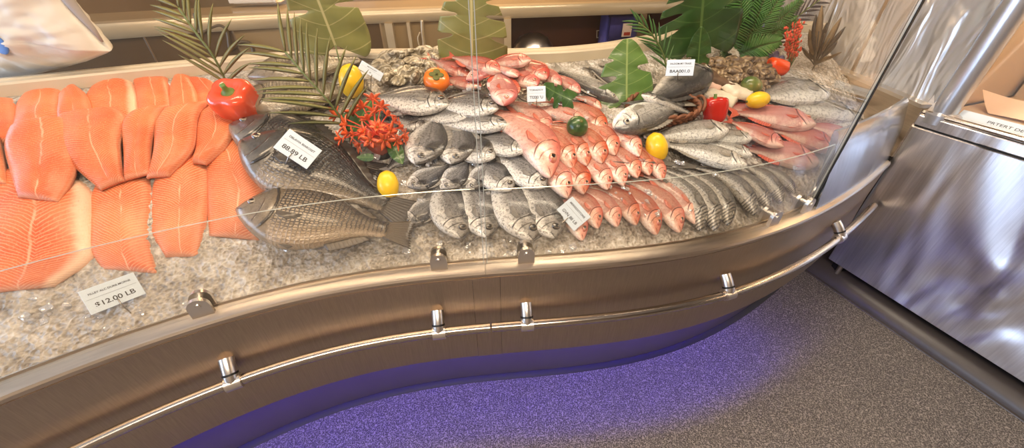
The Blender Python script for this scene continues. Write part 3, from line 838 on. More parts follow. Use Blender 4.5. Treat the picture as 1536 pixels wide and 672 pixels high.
kind('tilapia', L=.50, th=.085, top=[.012, .05, .10, .155, .205, .232, .215, .15, .085, .062, .058], bot=[.012, .045, .085, .13, .172, .20, .185, .125, .072, .054, .05], eye=(.10, .36, 0.0284), fork=.02, tailw=.10,
     mat=dict(back=(58, 48, 36), flank=(132, 112, 84), belly=(178, 154, 122), dark=(14, 11, 9), scale=.95, sx=36, sy=12, speck=.3, back_at=.45, belly_at=-.5, gill=.28, head=((92, 78, 58), .6)), fin=((98, 84, 64), (50, 42, 34)), iris=(128, 116, 100), ring=(70, 62, 52), dors=.055)
def _variant(new, src, **m):
    k = dict(KINDS[src]); k['mat'] = dict(k['mat'], **m); KINDS[new] = k
_variant('tilapia_dark', 'tilapia', back=(26, 24, 23), flank=(74, 68, 60), belly=(150, 136, 116), head=((78, 76, 72), .6), back_at=.25)
KINDS['tilapia_dark']['fin'] = ((70, 62, 52), (36, 32, 28))
_variant('tilapia_pale', 'tilapia', back=(104, 96, 80), flank=(150, 140, 118), belly=(186, 174, 150), dark=(62, 56, 46), scale=.7)
kind('trout', L=.30, th=.075, top=[.014, .042, .068, .088, .105, .112, .104, .082, .056, .04, .036], bot=[.012, .036, .058, .078, .094, .10, .094, .074, .05, .035, .032], eye=(.10, .30, 0.0286), fork=.06, tailw=.10,
     mat=dict(back=(70, 70, 70), flank=(146, 142, 135), belly=(222, 216, 204), dark=(30, 28, 27), scale=.25, sx=90, sy=20, speck=.7, spots=.9, back_at=.2, belly_at=-.65, gill=.24, headstripe=.8, head=((140, 132, 120), .4)), fin=((120, 114, 104), (84, 80, 74)), iris=(150, 140, 120), ring=(70, 66, 60), dors=.035)
kind('silver', L=.34, th=.085, top=[.014, .05, .078, .10, .122, .13, .12, .095, .062, .042, .038], bot=[.012, .045, .072, .094, .115, .125, .116, .088, .056, .037, .034], eye=(.11, .35, 0.0297), fork=.08, tailw=.11,
     mat=dict(back=(104, 101, 96), flank=(196, 191, 181), belly=(250, 248, 240), dark=(56, 52, 46), scale=.4, sx=80, sy=18, speck=.55, back_at=.5, belly_at=-.45, gill=.25, spots=.25), fin=((170, 162, 148), (120, 114, 104)), iris=(170, 160, 140), ring=(90, 84, 76), dors=.035)
kind('bass', L=.36, th=.085, top=[.014, .045, .072, .095, .115, .122, .112, .088, .056, .038, .034], bot=[.012, .04, .066, .088, .106, .112, .104, .08, .05, .034, .03], eye=(.11, .33, 0.0286), fork=.09, tailw=.10,
     mat=dict(back=(58, 56, 54), flank=(128, 122, 114), belly=(228, 220, 206), dark=(30, 29, 28), scale=.25, sx=100, sy=22, speck=.45, back_at=.25, belly_at=-.40, gill=.25), fin=((84, 80, 76), (52, 50, 48)), iris=(150, 140, 120), ring=(60, 56, 50), dors=.035)
MATS = {}
PROTO = {}
BODY0, BODY1 = .5, -.34
def fish_proto(kd, bendk, variant):
    K = KINDS[kd]
    if kd not in MATS:
        MATS[kd] = (fish_mat(kd+'_skin', **K['mat']), fin_mat(kd+'_fin', *K['fin']), eye_mat(kd+'_eye', K['iris'], K['ring']))
    Ms, Mf, Me = MATS[kd]
    root = bpy.data.objects.new(kd+'_fish', None); COL.objects.link(root); root.empty_display_size = .03
    bend = lambda x: bendk*((np.asarray(x)-.1)**2)*2.2
    X = lambda u: BODY0 + (BODY1-BODY0)*u
    nu, nv = 44, 26
    us = np.concatenate([np.linspace(0, .10, 10)[:-1], np.linspace(.10, .34, 16)[:-1], np.linspace(.34, 1, 20)]); nu = len(us)
    ths = np.array(K['top']); V = []; fu = []; fv = []; F = []
    gill = K['mat']['gill']
    for u in us:
        tp = float(cr(np.array([u]), ucp, K['top'])[0]); bt = float(cr(np.array([u]), ucp, K['bot'])[0])
        w = K['th']*float(cr(np.array([u]), [0, .04, .12, .25, .4, .6, .8, 1.0], [.14, .40, .72, .95, 1.0, .82, .45, .12])[0])
        for k in range(nv):
            a = 2*PI*k/nv; sn, cs = math.sin(a), math.cos(a)
            y = (tp if sn > 0 else bt)*math.copysign(abs(sn)**.88, sn)
            vv = math.copysign(abs(sn)**.88, sn)
            z = w*math.copysign(abs(cs)**.80, cs)
            gu = gill - .10*vv*vv
            if u < gu and abs(vv) < .85: z *= 1 + .13*max(0, 1-(gu-u)/.14)     # swell of the gill cover
            V.append((X(u), y, z)); fu.append(u); fv.append(vv)
    V = np.array(V); V[:, 1] += bend(V[:, 0])
    for i in range(nu-1):
        for k in range(nv): F.append((i*nv+k, (i+1)*nv+k, (i+1)*nv+(k+1) % nv, i*nv+(k+1) % nv))
    F.append(tuple(range(nv))); m = len(V); F.append(tuple(range(m-1, m-nv-1, -1)))
    mk('body', V, F, Ms, root, True, {'fu': fu, 'fv': fv})
    # eyes
    eu, ev, er = K['eye']
    tp = float(cr(np.array([eu]), ucp, K['top'])[0]); w = K['th']*float(cr(np.array([eu]), [0, .04, .12, .25, .4], [.14, .40, .72, .95, 1.0])[0])
    ey = ev*tp*1.0; sn = ev**(1/.88); cz = w*(1-sn*sn)**.40
    gu = gill-.10*ev*ev; cz *= 1+.13*max(0, 1-(gu-eu)/.14)
    for sgn in (1, -1):
        Ve = []; Fe = []; rr = []
        n = 18
        rings = [(0, .34), (.25, .33), (.5, .29), (.75, .2), (.92, .06), (1.06, -.35)]
        for r, h in rings:
            for k in range(n):
                a = 2*PI*k/n; Ve.append((X(eu)+er*r*math.cos(a), ey+er*r*math.sin(a)*.95, sgn*(cz+er*h))); rr.append(min(1, r))
        Ve = np.array(Ve); Ve[:, 1] += bend(Ve[:, 0])
        # tilt the dome to the flank
        Ve[:, 2] -= sgn*(Ve[:, 1]-ey-bend(X(eu)))*.35
        Ve[:, 2] -= sgn*np.maximum(0, Ve[:, 0]-X(eu))*.28
        for i in range(len(rings)-1):
            for k in range(n): Fe.append((i*n+k, i*n+(k+1) % n, (i+1)*n+(k+1) % n, (i+1)*n+k))
        mk('eye', Ve, Fe, Me, root, True, {'er': rr})
    # tail
    tw, fk = K['tailw'], K['fork']; rt = K['top'][-1]*.9
    n = 9; s = np.linspace(-1, 1, n)
    fin('tail_fin', [(-.325, rt*q) for q in s], [(-.5 + fk*(1-abs(q))**.8, tw*q) for q in s], Mf, root, bend, n=24, th=.014, jag=.09)
    # dorsal
    d = K['dors']; du = np.linspace(.28, .88, 12); ry = cr(du, ucp, K['top'])
    prof = np.sin(np.linspace(.25, PI*.97, 12))**.7*(1-.25*np.linspace(0, 1, 12))
    rx = X(du); fin('dorsal_fin', np.stack([rx, ry*.95], 1), np.stack([rx-.035, ry+d*prof], 1), Mf, root, bend, n=30, th=.01, jag=.25)
    du = np.linspace(.62, .86, 8); ry = -cr(du, ucp, K['bot']); rx = X(du); prof = np.sin(np.linspace(.6, PI*.98, 8))**.6
    fin('anal_fin', np.stack([rx, ry*.95], 1), np.stack([rx-.04, ry-d*.9*prof], 1), Mf, root, bend, n=16, th=.01, jag=.15)
    px = X(gill+.015); pw = K['th']*.97
    fin('pectoral_fin', [(px, -.016), (px-.005, -.042)], [(px-.14, -.022), (px-.125, -.045), (px-.07, -.066)], Mf, root, bend, zoff=pw*.97, zgrow=.014, n=14, th=.007, droop=.012)
    px = X(gill+.05); by = -float(cr(np.array([gill+.05]), ucp, K['bot'])[0])
    fin('pelvic_fin', [(px, by*.93), (px-.03, by*.95)], [(px-.09, by*1.12), (px-.11, by*1.02)], Mf, root, bend, zoff=K['th']*.25, zgrow=.01, n=10, th=.008)
    return root
used = set()
NAMES = dict(bream='sea_bream', snapper='pink_snapper', redfish='red_fish', tilapia='dark_scaled_fish', tilapia_dark='dark_scaled_fish', tilapia_pale='pale_scaled_fish', trout='grey_trout', silver='silver_fish', bass='sea_bass')
def fish(kd, nose, tail, label, group, ln=.03, lt=.03, flip=False, roll=0, hs=1.0, ws=1.0, bendk=0.0, cat='fish', pts=None):
    key = (kd, round(bendk, 2))
    K = KINDS[kd]
    if key not in PROTO: PROTO[key] = fish_proto(kd, bendk, 0)
    src = PROTO[key]
    o = src if key not in used else copy_tree(src)
    used.add(key); o.name = NAMES[kd]
    a, b = (on_bed(*nose, ln), on_bed(*tail, lt)) if pts is None else pts
    L = np.linalg.norm(a-b); X = (a-b)/L; mid = (a+b)/2
    N = bed_normal(mid[0], mid[1]) if pts is None else np.array([0, -.35, 1.0])
    Z = N - X*np.dot(N, X); Z /= np.linalg.norm(Z); Y = np.cross(Z, X)
    r = math.radians(roll); Z2 = Z*math.cos(r) + Y*math.sin(r)
    hsx = (-hs if flip else hs)
    o.matrix_world = frame(mid, X, Z2, (L, L*hsx, L*ws))
    return prop(o, label, cat, group)
def grow(n, t, k): return (n[0]+(t[0]-n[0])*k, n[1]+(t[1]-n[1])*k)
# ------------------------------------------------------------------ fish laid out on the ice
G = 'dark scaled fish beside the salmon'
fish('tilapia', (355, 314), (622, 352), 'front dark scaled fish with its whole flank and spread side fin showing', G, .085, .06, True, -6, 1.0)
fish('tilapia_dark', (361, 212), (622, 326), 'dark scaled fish with the white price card standing on it', G, .085, .05, True, -4, 1.0)
fish('tilapia_dark', (345, 188), (575, 262), 'dark scaled fish with its head just under the red pepper', G, .055, .02, True, -4, .95)
fish('tilapia_pale', (352, 158), (556, 128), 'pale scaled fish lying behind the red pepper and the palm frond', G, .05, .03, True, -4, 1.05)
fish('tilapia_pale', (372, 116), (570, 84), 'hindmost pale scaled fish, its back up at the ledge under the tall leaf', G, .05, .02, True, -4, .85)
G = 'silver breams heaped on ice'
for a in [
 # heap, back to front
 ((618, 168), (548, 150), 'bream half hidden under the big bream, just above the orange flowers', .05, .02, 10, 1.0),
 ((674, 157), (553, 146), 'big bream lying at the top of the heap, below the orange persimmon', .09, .07, 4, 1.0),
 ((748, 163), (645, 154), 'big bream at the top of the heap, nose touching the glass joint', .09, .07, 4, 1.05),
 ((712, 171), (622, 178), 'bream squeezed in under the big bream by the glass joint, head only', .075, .05, 10, 1.0),
 ((764, 187), (650, 186), 'pale bellied bream crossing behind the glass joint in the middle of the heap', .08, .06, 12, .75),
 ((642, 192), (580, 172), 'bream poking out right behind the orange flowers', .04, .02, 0, .9),
 ((640, 205), (578, 256), 'bream lying tail down beside the green leaf of the flower pot', .03, .02, 0, .9),
 ((623, 246), (656, 170), 'dark bream hanging head down nearest to the flower pot', .085, .05, -10, 1.15),
 ((677, 246), (690, 178), 'white mouthed bream head down in the middle of the heap', .085, .05, -8, 1.2),
 ((743, 236), (664, 212), 'bream with a large dark eye just left of the glass joint', .085, .05, 5, 1.15),
 ((790, 226), (702, 206), 'white bellied bream just right of the glass joint touching the snappers', .08, .05, 10, 1.1),
 ((700, 283), (745, 236), 'small dark bream with its mouth up beside the glass joint', .07, .05, -5, .85),
 ((611, 280), (676, 246), 'bream head lying beside the lower lemon', .075, .05, -14, 1.15),
 ((662, 284), (706, 238), 'bream head in the middle of the row above the guard edge', .075, .05, -12, 1.15),
 ((768, 285), (706, 238), 'bream head behind the glass joint above the guard edge', .075, .045, 5, 1.2),
 ((818, 281), (742, 226), 'bream nosing against the lowest snapper heads', .075, .045, 6, 1.1),
 ((604, 335), (668, 288), 'dark bream end tucked behind the tail of the front dark fish', .04, .04, -10, 1.0),
 ((691, 357), (655, 258), 'left bream of the front row by the lip', .055, .04, 4, 1.1),
 ((730, 356), (697, 258), 'bream in the front row just left of the glass joint', .05, .04, 4, 1.1),
 ((799, 360), (735, 252), 'bream in the front row just right of the glass joint', .055, .04, 4, 1.05),
 ((832, 357), (777, 250), 'bream in the front row next to the tilted price card', .05, .04, 4, 1.05)]:
    fish('bream', a[0], grow(a[0], a[1], 1.12), a[2], G, a[3], a[4], False, a[5], a[6]*1.15)
G = 'pink snappers laid in slanting rows'
for a in [
 ((917, 195), (850, 150), 'snapper in the topmost slanting row, right above the lime', .045, .03, 1.0),
 ((886, 184), (800, 160), 'long snapper lying right behind the lime', .04, .03, .8),
 ((905, 160), (866, 143), 'small snapper poking out left of the green notched leaf', .03, .03, .9),
 ((832, 202), (772, 150), 'snapper under loose ice with its red tail by the small price card', .035, .03, 1.0),
 ((848, 253), (744, 162), 'largest snapper, bright tail at the breams and head left of the lime', .085, .055, .95),
 ((873, 244), (800, 186), 'snapper in the upper row touching the largest snapper', .065, .035, 1.0),
 ((894, 240), (822, 184), 'snapper in the upper row straight below the lime', .065, .035, 1.0),
 ((918, 237), (850, 183), 'snapper in the upper row with its nose just right of the lime', .07, .035, 1.15),
 ((935, 225), (866, 178), 'snapper in the upper row behind the broad headed one', .065, .03, 1.1),
 ((969, 228), (900, 182), 'snapper at the right end of the upper row, nose at the lemon', .07, .03, 1.0),
 ((866, 285), (786, 226), 'leftmost snapper of the middle row, nose over the tilted price card', .065, .035, 1.05),
 ((890, 283), (828, 226), 'second snapper from the left in the middle row', .065, .035, 1.05),
 ((924, 276), (860, 224), 'third snapper from the left in the middle row', .065, .035, 1.1),
 ((947, 271), (884, 220), 'fourth snapper from the left in the middle row', .065, .035, 1.05),
 ((967, 260), (908, 214), 'fifth snapper from the left in the middle row', .065, .035, 1.1),
 ((984, 258), (930, 212), 'sixth snapper from the left in the middle row, below the lemon', .06, .03, 1.0),
 ((1003, 267), (950, 214), 'rightmost snapper of the middle row, beside the lemon', .055, .03, .9),
 ((887, 350), (822, 290), 'snapper of the lowest row half hidden under the tilted price card', .035, .03, 1.1),
 ((909, 333), (846, 280), 'snapper of the lowest row just right of the tilted price card', .05, .03, 1.1),
 ((937, 332), (876, 278), 'third snapper from the left in the lowest row', .048, .03, 1.05),
 ((966, 328), (900, 274), 'fourth snapper from the left in the lowest row', .048, .03, 1.15),
 ((998, 343), (926, 272), 'frosted snapper fifth from the left in the lowest row', .04, .03, 1.05),
 ((1032, 340), (958, 268), 'frosted snapper sixth from the left in the lowest row, an ice chip on it', .04, .03, 1.05),
 ((1055, 329), (985, 262), 'rightmost snapper of the lowest row, next to the grey trout', .04, .03, 1.0)]:
    fish('snapper', a[0], grow(a[0], a[1], 1.28), a[2], G, a[3], a[4]-.012, False, 6, a[5]*1.12, 1.1, bendk=-.35)
G = 'red fish heaped at the back ledge'
for a in [
 ((706, 116), (646, 88), 'long red fish at the left of the red heap, above the persimmon', .06, .08, 0, .8),
 ((722, 130), (664, 118), 'plump red fish right beside the persimmon', .07, .06, 10, 1.1),
 ((752, 108), (680, 86), 'red fish stretched along the top of the red heap under the leaf', .11, .10, 4, .9),
 ((700, 120), (748, 96), 'red fish with a pale face turned left in the red heap', .10, .08, -10, .9),
 ((797, 90), (732, 96), 'red fish lying on top of the red heap, against the ledge', .12, .10, 4, 1.1),
 ((777, 115), (742, 96), 'red fish with a white belly in the middle of the red heap', .115, .09, 20, 1.1),
 ((841, 128), (800, 98), 'red fish at the right end of the red heap, beside the flat grey fish', .05, .04, 0, .9),
 ((820, 119), (778, 88), 'red fish with its dark eye facing right at the heap end', .085, .07, 0, 1.15),
 ((805, 130), (757, 98), 'red fish just above the small price card', .08, .06, 0, 1.2),
 ((738, 137), (752, 104), 'red fish head tucked left of the hanging one', .09, .07, -6, 1.1),
 ((756, 158), (748, 106), 'red fish hanging nose down over the breams', .115, .09, 0, 1.05),
 ((870, 139), (832, 112), 'small red fish lying behind the small notched leaf', .035, .03, 0, .9)]:
    fish('redfish', a[0], grow(a[0], a[1], 1.2), a[2], G, a[3], a[4], False, a[5], a[6]*1.12, 1.1)
G = 'big pink fish at the right end'
for a in [
 ((1160, 176), (1080, 160), 'pink fish mostly hidden behind the glossy red pepper', .03, .03, 1.0),
 ((1290, 213), (1200, 184), 'pink fish furthest right, its nose against the dark screen edge', .04, .03, .9),
 ((1223, 186), (1096, 168), 'pink fish lying below the yellow lemon', .075, .05, .85),
 ((1258, 222), (1150, 192), 'pink fish with orange fin and pale scales in front of the screen edge', .05, .04, .95),
 ((1228, 242), (1112, 222), 'lowest pink fish, only its reddish back above the guard edge', .03, .03, .95),
 ((1176, 220), (1092, 180), 'pink fish with its round head on top of the others', .085, .05, 1.15)]:
    fish('redfish', a[0], grow(a[0], a[1], 1.1), a[2], G, a[3], a[4], False, 4, a[5]*1.15)
G = 'pale silver fish at the right'
for a in [
 ((1203, 124), (1140, 132), 'silver fish beside the orange pepper, hindmost of the pale ones', .04, .03, .95),
 ((1303, 192), (1200, 176), 'silver fish with its nose at the dark screen edge', .035, .03, .95),
 ((1284, 174), (1158, 158), 'silver fish with a pink mark on its cheek, second from the back', .055, .04, 1.0),
 ((1239, 137), (1128, 146), 'silver fish lying right behind the yellow lemon', .065, .05, 1.15)]:
    fish('silver', a[0], grow(a[0], a[1], 1.1), a[2], G, a[3], a[4], False, 8, a[5]*1.25)
G = 'silver trout heaped by the lemon'
for a in [
 ((1128, 232), (1038, 208), 'silver trout with an open mouth underneath the top one', .05, .04, 1.0),
 ((1127, 206), (1036, 208), 'silver trout head peeping between the two pale trout', .06, .04, 1.0),
 ((1091, 193), (958, 208), 'long pale trout in front of the wicker basket', .075, .05, .95),
 ((1120, 247), (982, 212), 'pale trout with a dark side spot lying over the grey tails', .085, .06, 1.0)]:
    fish('silver', a[0], a[1], a[2], G, a[3], a[4], False, 10, a[5]*1.2)
G = 'grey spotted trout in a slanting row'
for a in [
 ((1072, 337), (988, 236), 'tan trout at the left end of the spotted row, next to the snappers', .035, .03, 1.05),
 ((1094, 336), (1005, 236), 'second spotted trout from the left, nose deep in the ice', .04, .03, 1.1),
 ((1113, 329), (1028, 236), 'third spotted trout from the left', .045, .03, 1.15),
 ((1145, 311), (1054, 236), 'fourth spotted trout from the left, with the clearly striped head', .05, .035, 1.15),
 ((1164, 305), (1084, 238), 'fifth spotted trout from the left', .045, .035, 1.1),
 ((1183, 297), (1112, 234), 'spotted trout second from the right end of the row', .045, .035, 1.15),
 ((1197, 284), (1140, 240), 'rightmost spotted trout, faint behind the hazy guard', .035, .03, 1.1)]:
    fish('trout', a[0], grow(a[0], a[1], 1.1), a[2], G, a[3], a[4], False, 10, a[5]*1.2, 1.15, bendk=-.5)
G = 'flat grey fish at the back ledge'
for a in [
 ((930, 152), (824, 98), 'flat grey fish with its ragged tail nearest the red heap', .03, .02, 1.0),
 ((950, 140), (872, 93), 'flat grey fish with its tail behind the big notched leaf', .035, .025, 1.0),
 ((968, 130), (898, 92), 'flat grey fish furthest right along the ledge, behind the notched leaf', .03, .02, 1.0)]:
    fish('silver', a[0], a[1], a[2], G, a[3], a[4], True, 0, a[5])
# black fish piece beside the leaf is the dark fin of the grey fish; the basket and its fish
G = 'sea bass in the wicker basket'
fish('silver', (921, 192), (1040, 148), 'silver bass hanging its pale head over the basket front', G, .085, .10, False, -10, 1.25, 1.15)
fish('bass', (1060, 106), (950, 166), 'sea bass with its thick grey back along the rear of the basket', G, .10, .10, True, 14, 1.3, 1.2)
fish('bass', (962, 142), (1052, 176), 'sea bass whose thin dark tail sticks out to the pepper', G, .13, .10, True, 0, .8, .8)

# ------------------------------------------------------------------ salmon fillets
def salmon_mat():
    t = NT('salmon_flesh'); u = t.attr('fu'); v = t.attr('fv'); ob = t.pos()
    nz = t.noise(7, ob, 3, .6); nf = t.noise(60, ob, 3, .7)
    base = t.ramp(nz, [(.3, hexc(210, 92, 44)), (.7, hexc(232, 130, 78))])
    # fat lines: chevrons about the mid line
    c = t.math('ABSOLUTE', t.math('SUBTRACT', v, .56))
    ph = t.math('ADD', t.math('MULTIPLY', t.math('MULTIPLY', u, t.attr('freq')), 1.55), t.math('ADD', t.math('MULTIPLY', t.math('POWER', c, .8), 10.0), t.math('MULTIPLY', nz, 4.0)))
    fr = t.math('ABSOLUTE', t.math('SUBTRACT', t.math('FRACT', ph), .5))
    ln = t.math('SUBTRACT', 1.0, t.step(fr, .03, .24))
    ln = t.math('MULTIPLY', ln, t.math('MULTIPLY_ADD', nf, 1.2, .1))
    col = t.mix(t.math('MULTIPLY', ln, t.attr('lines')), base, hexc(252, 186, 140))
    mid = t.math('SUBTRACT', 1.0, t.step(t.math('ABSOLUTE', t.math('SUBTRACT', v, t.math('MULTIPLY_ADD', nz, .22, .44))), .003, .022))
    col = t.mix(t.math('MULTIPLY', mid, t.math('MULTIPLY', t.step(t.noise(11, ob, 3), .38, .55), .65)), col, hexc(250, 196, 158))
    bl = t.math('MULTIPLY', t.step(t.math('ADD', v, t.math('MULTIPLY_ADD', nz, .2, -.1)), .80, .93), t.attr('belly'))
    col = t.mix(bl, col, hexc(246, 204, 172))
    fl = t.noise(1.0, t.comb(t.math('MULTIPLY', u, 34), t.math('MULTIPLY', v, 70)), 4, .7)
    col = t.mix(t.math('MULTIPLY', t.step(fl, .53, .70), .6), col, hexc(250, 176, 130))
    col = t.mix(t.math('MULTIPLY', t.step(fl, .46, .28), .35), col, hexc(196, 70, 30))
    edge = t.math('MAXIMUM', t.step(u, .955, .995), t.math('MAXIMUM', t.math('SUBTRACT', 1.0, t.step(v, .0, .035)), t.step(v, .97, 1.0)))
    col = t.mix(t.math('MULTIPLY', edge, .4), col, hexc(244, 190, 156))
    hs = t.n('ShaderNodeHueSaturation', {'Color': col}); t.set(hs.inputs['Value'], t.math('MULTIPLY_ADD', t.rnd(), .2, .9))
    h = t.math('ADD', t.math('MULTIPLY', ln, -.5), t.math('MULTIPLY', nf, .35))
    t.bsdf(hs.outputs[0], .42, 0, .4, t.bump(h, .45, .005), coat=.10, coatr=.2); return t.m
M_SALMON = salmon_mat()
M_SKIN = simple('salmon_skin', (120, 118, 112), .3, noise=.3, nscale=20, coat=.4)
def fillet(Lp, Rp, label, lt, lb, th=.022, belly=.18, lines=.55, freq=22, group='salmon fillets fanned out on the ice'):
    """Lp / Rp: left and right edges, top to bottom, as sighted on the ice"""
    n, m = 34, 17
    L = np.array(Lp, float); R_ = np.array(Rp, float)
    def res(A):
        s = np.concatenate([[0], np.cumsum(np.linalg.norm(np.diff(A, axis=0), axis=1))]); s /= s[-1]; q = np.linspace(0, 1, n)
        return np.stack([cr(q, s, A[:, 0]), cr(q, s, A[:, 1])], 1)
    L, R_ = res(L), res(R_)
    lift = lambda u: lt+(lb-lt)*u
    A3 = np.array([on_bed(*L[i], lift(i/(n-1))) for i in range(n)]); B3 = np.array([on_bed(*R_[i], lift(i/(n-1))) for i in range(n)])
    c0 = (A3.mean(0)+B3.mean(0))/2
    nrm = bed_normal(c0[0], c0[1]); P = []; T = []; U_ = []; Vv = []
    ln = np.linalg.norm(A3[0]-A3[-1])
    for i in range(n):
        u = i/(n-1); row = []; tr = []
        for j in range(m):
            v = j/(m-1); p = A3[i]*(1-v)+B3[i]*v
            ue = min(1, u/.06)*min(1, (1-u)/.05); ve = min(1, v/.07)*min(1, (1-v)/.07)
            e = math.sqrt(max(0, ue))*math.sqrt(max(0, ve))
            hump = (max(0, math.sin(PI*v))**.6)*(.75+.25*math.sin(PI*u))*(1-.25*u) - .12*math.exp(-((v-.53-.05*math.sin(u*5+c0[0]*40))/.06)**2) + .10*math.sin(u*6.5+c0[0]*50)*math.sin(PI*v)
            wob = .003*math.sin(u*9+v*4+c0[0]*30)
            p = p + nrm*((th*hump + wob)*e - .004 - (1-ve)*.004)
            row.append(p-c0); tr.append(.006+.010*e); U_.append(u); Vv.append(v)
        P.append(row); T.append(tr)
    P = np.array(P); T = np.array(T)
    # solid: top = P, bottom = P - th
    m2 = n*m; V = list(P.reshape(-1, 3)) + list((P - nrm*(T[..., None]+.004)).reshape(-1, 3)); F = []; fm = []
    for i in range(n-1):
        for j in range(m-1):
            q = (i*m+j, (i+1)*m+j, (i+1)*m+j+1, i*m+j+1); F.append(q); fm.append(0); F.append(tuple(m2+k for k in q[::-1])); fm.append(1)
    for i in range(n-1):
        for j in (0, m-1):
            q = (i*m+j, (i+1)*m+j, m2+(i+1)*m+j, m2+i*m+j); F.append(q[::-1] if j == 0 else q); fm.append(0)
    for j in range(m-1):
        for i in (0, n-1):
            q = (i*m+j, i*m+j+1, m2+i*m+j+1, m2+i*m+j); F.append(q if i == 0 else q[::-1]); fm.append(0)
    at = {'fu': U_+U_, 'fv': Vv+Vv, 'freq': [freq*ln/.3]*(2*m2), 'belly': [belly]*(2*m2), 'lines': [lines]*(2*m2)}
    o = mk('salmon_fillet', V, F, M_SALMON, None, True, at, mats=[M_SALMON, M_SKIN], fmat=fm)
    o.location = c0
    return prop(o, label, 'fish fillet', group)
# back row
fillet([(-45, 150), (-48, 190), (-40, 235)], [(22, 146), (24, 170), (16, 205)], 'salmon fillet at the far left of the back row, cut by the photo edge', .012, .02, lines=.35)
fillet([(34, 140), (18, 165), (14, 205)], [(88, 128), (92, 165), (96, 205)], 'salmon fillet second from the left in the back row, behind the big dark one', .012, .02, lines=.35)
fillet([(134, 128), (120, 160), (112, 205)], [(194, 113), (206, 150), (208, 195)], 'salmon fillet in the back row right of the tall rounded one', .012, .02, belly=.9)
fillet([(197, 116), (203, 145), (210, 190)], [(250, 113), (256, 140), (258, 185)], 'salmon fillet in the back row with a dark left seam', .014, .02, lines=.4)
fillet([(260, 110), (252, 140), (250, 185)], [(284, 112), (296, 140), (305, 185)], 'narrow salmon fillet at the right of the back row', .016, .02, lines=.5)
fillet([(276, 116), (288, 135), (300, 170)], [(318, 118), (334, 138), (345, 172)], 'pale pink salmon fillet under the tip of the palm frond', .008, .012, lines=.3, belly=1.0)
# front row
fillet([(-30, 252), (-46, 330), (-52, 400), (-40, 440)], [(92, 250), (138, 290), (141, 372), (78, 428)], 'broadest salmon fillet in the front row, with a wide white belly edge', .015, .02, .026, belly=1.0, lines=.75, freq=17)
fillet([(146, 262), (133, 300), (133, 370), (150, 402)], [(222, 262), (226, 300), (222, 350), (234, 409)], 'salmon fillet in the front row pointing at the price card', .018, .016, lines=.75, freq=20)
fillet([(240, 238), (226, 285), (224, 340), (246, 384)], [(300, 226), (312, 270), (308, 330), (294, 383)], 'salmon fillet in the front row, third from the left', .018, .016, lines=.75, freq=22)
fillet([(306, 220), (308, 260), (309, 310), (312, 352)], [(352, 196), (384, 245), (400, 285), (386, 358)], 'salmon fillet at the right end of the front row, against the dark fish noses', .02, .018, lines=.8, freq=24, belly=.3)
# middle row, laid over both
fillet([(-60, 205), (-62, 240), (-50, 268)], [(-8, 190), (2, 235), (6, 272)], 'salmon fillet end just entering at the left edge between the rows', .045, .04, lines=.3)
fillet([(86, 140), (84, 168), (88, 205)], [(110, 124), (128, 140), (140, 180)], 'tall rounded end of a pale salmon fillet standing up in the back row', .035, .045, lines=.4)
fillet([(14, 184), (3, 215), (12, 255), (24, 293)], [(100, 172), (118, 200), (110, 255), (84, 300)], 'dark orange salmon fillet with a pale center line, largest of the middle row', .058, .05, .028, lines=.3)
fillet([(88, 168), (74, 190), (98, 236), (148, 282)], [(170, 158), (190, 175), (178, 215), (184, 268)], 'salmon fillet with fine lines slanting right in the middle row', .055, .05, .028, lines=.6)
fillet([(194, 165), (181, 190), (183, 230), (184, 268)], [(252, 155), (234, 175), (226, 215), (222, 258)], 'narrow salmon fillet between two wider ones in the middle row', .062, .05, .022, lines=.5)
fillet([(246, 160), (230, 185), (228, 225), (217, 264)], [(314, 148), (296, 172), (290, 215), (252, 262)], 'salmon fillet with a smooth bulging back at the middle row', .066, .05, .026, lines=.5)
fillet([(300, 166), (294, 190), (292, 215), (287, 242)], [(338, 152), (352, 185), (340, 215), (306, 244)], 'short salmon fillet in the middle row touching the red pepper', .05, .046, .024, lines=.5)
# ------------------------------------------------------------------ fruit and vegetables
def upright(p, ax=(0, 0, 1), fw=(1, 0, 0), s=1.0): 
    Z = np.array(ax, float); X = np.array(fw, float); X = X - Z*np.dot(X, Z)/np.dot(Z, Z)
    return frame(p, X, Z, (s, s, s))
M_LEMON = simple('lemon_peel', (240, 196, 28), .36, noise=.10, nscale=16, bump=.35, coat=.25)
M_LIME = NT('mottled_green_peel'); _t = M_LIME
_c = _t.ramp(_t.noise(22, _t.obj(), 4), [(.35, hexc(30, 56, 22)), (.6, hexc(70, 104, 44)), (.75, hexc(120, 140, 78))]); _t.bsdf(_c, .3, 0, .5, _t.bump(_t.noise(90, _t.obj()), .3, .003), coat=.4); M_LIME = _t.m
_t = NT('ripening_green_peel'); _c = _t.ramp(_t.noise(14, _t.obj(), 3), [(.35, hexc(60, 88, 40)), (.6, hexc(120, 128, 60)), (.75, hexc(168, 128, 70))]); _t.bsdf(_c, .3, 0, .5, coat=.4); M_MANGO = _t.m
M_ORANGE = simple('orange_skin', (240, 120, 22), .25, noise=.12, nscale=9, coat=.5)
M_RED = simple('red_pepper_skin', (196, 34, 16), .15, noise=.15, nscale=8, coat=.8)
M_RED2 = simple('scarlet_pepper_skin', (232, 80, 42), .2, noise=.15, nscale=8, coat=.8)
M_PORG = simple('orange_pepper_skin', (236, 78, 26), .2, noise=.12, nscale=12, coat=.5)
M_STEM = simple('green_stem', (92, 124, 50), .5, noise=.2, nscale=40)
M_BROWNS = simple('dry_calyx', (96, 98, 40), .7, noise=.3, nscale=60)
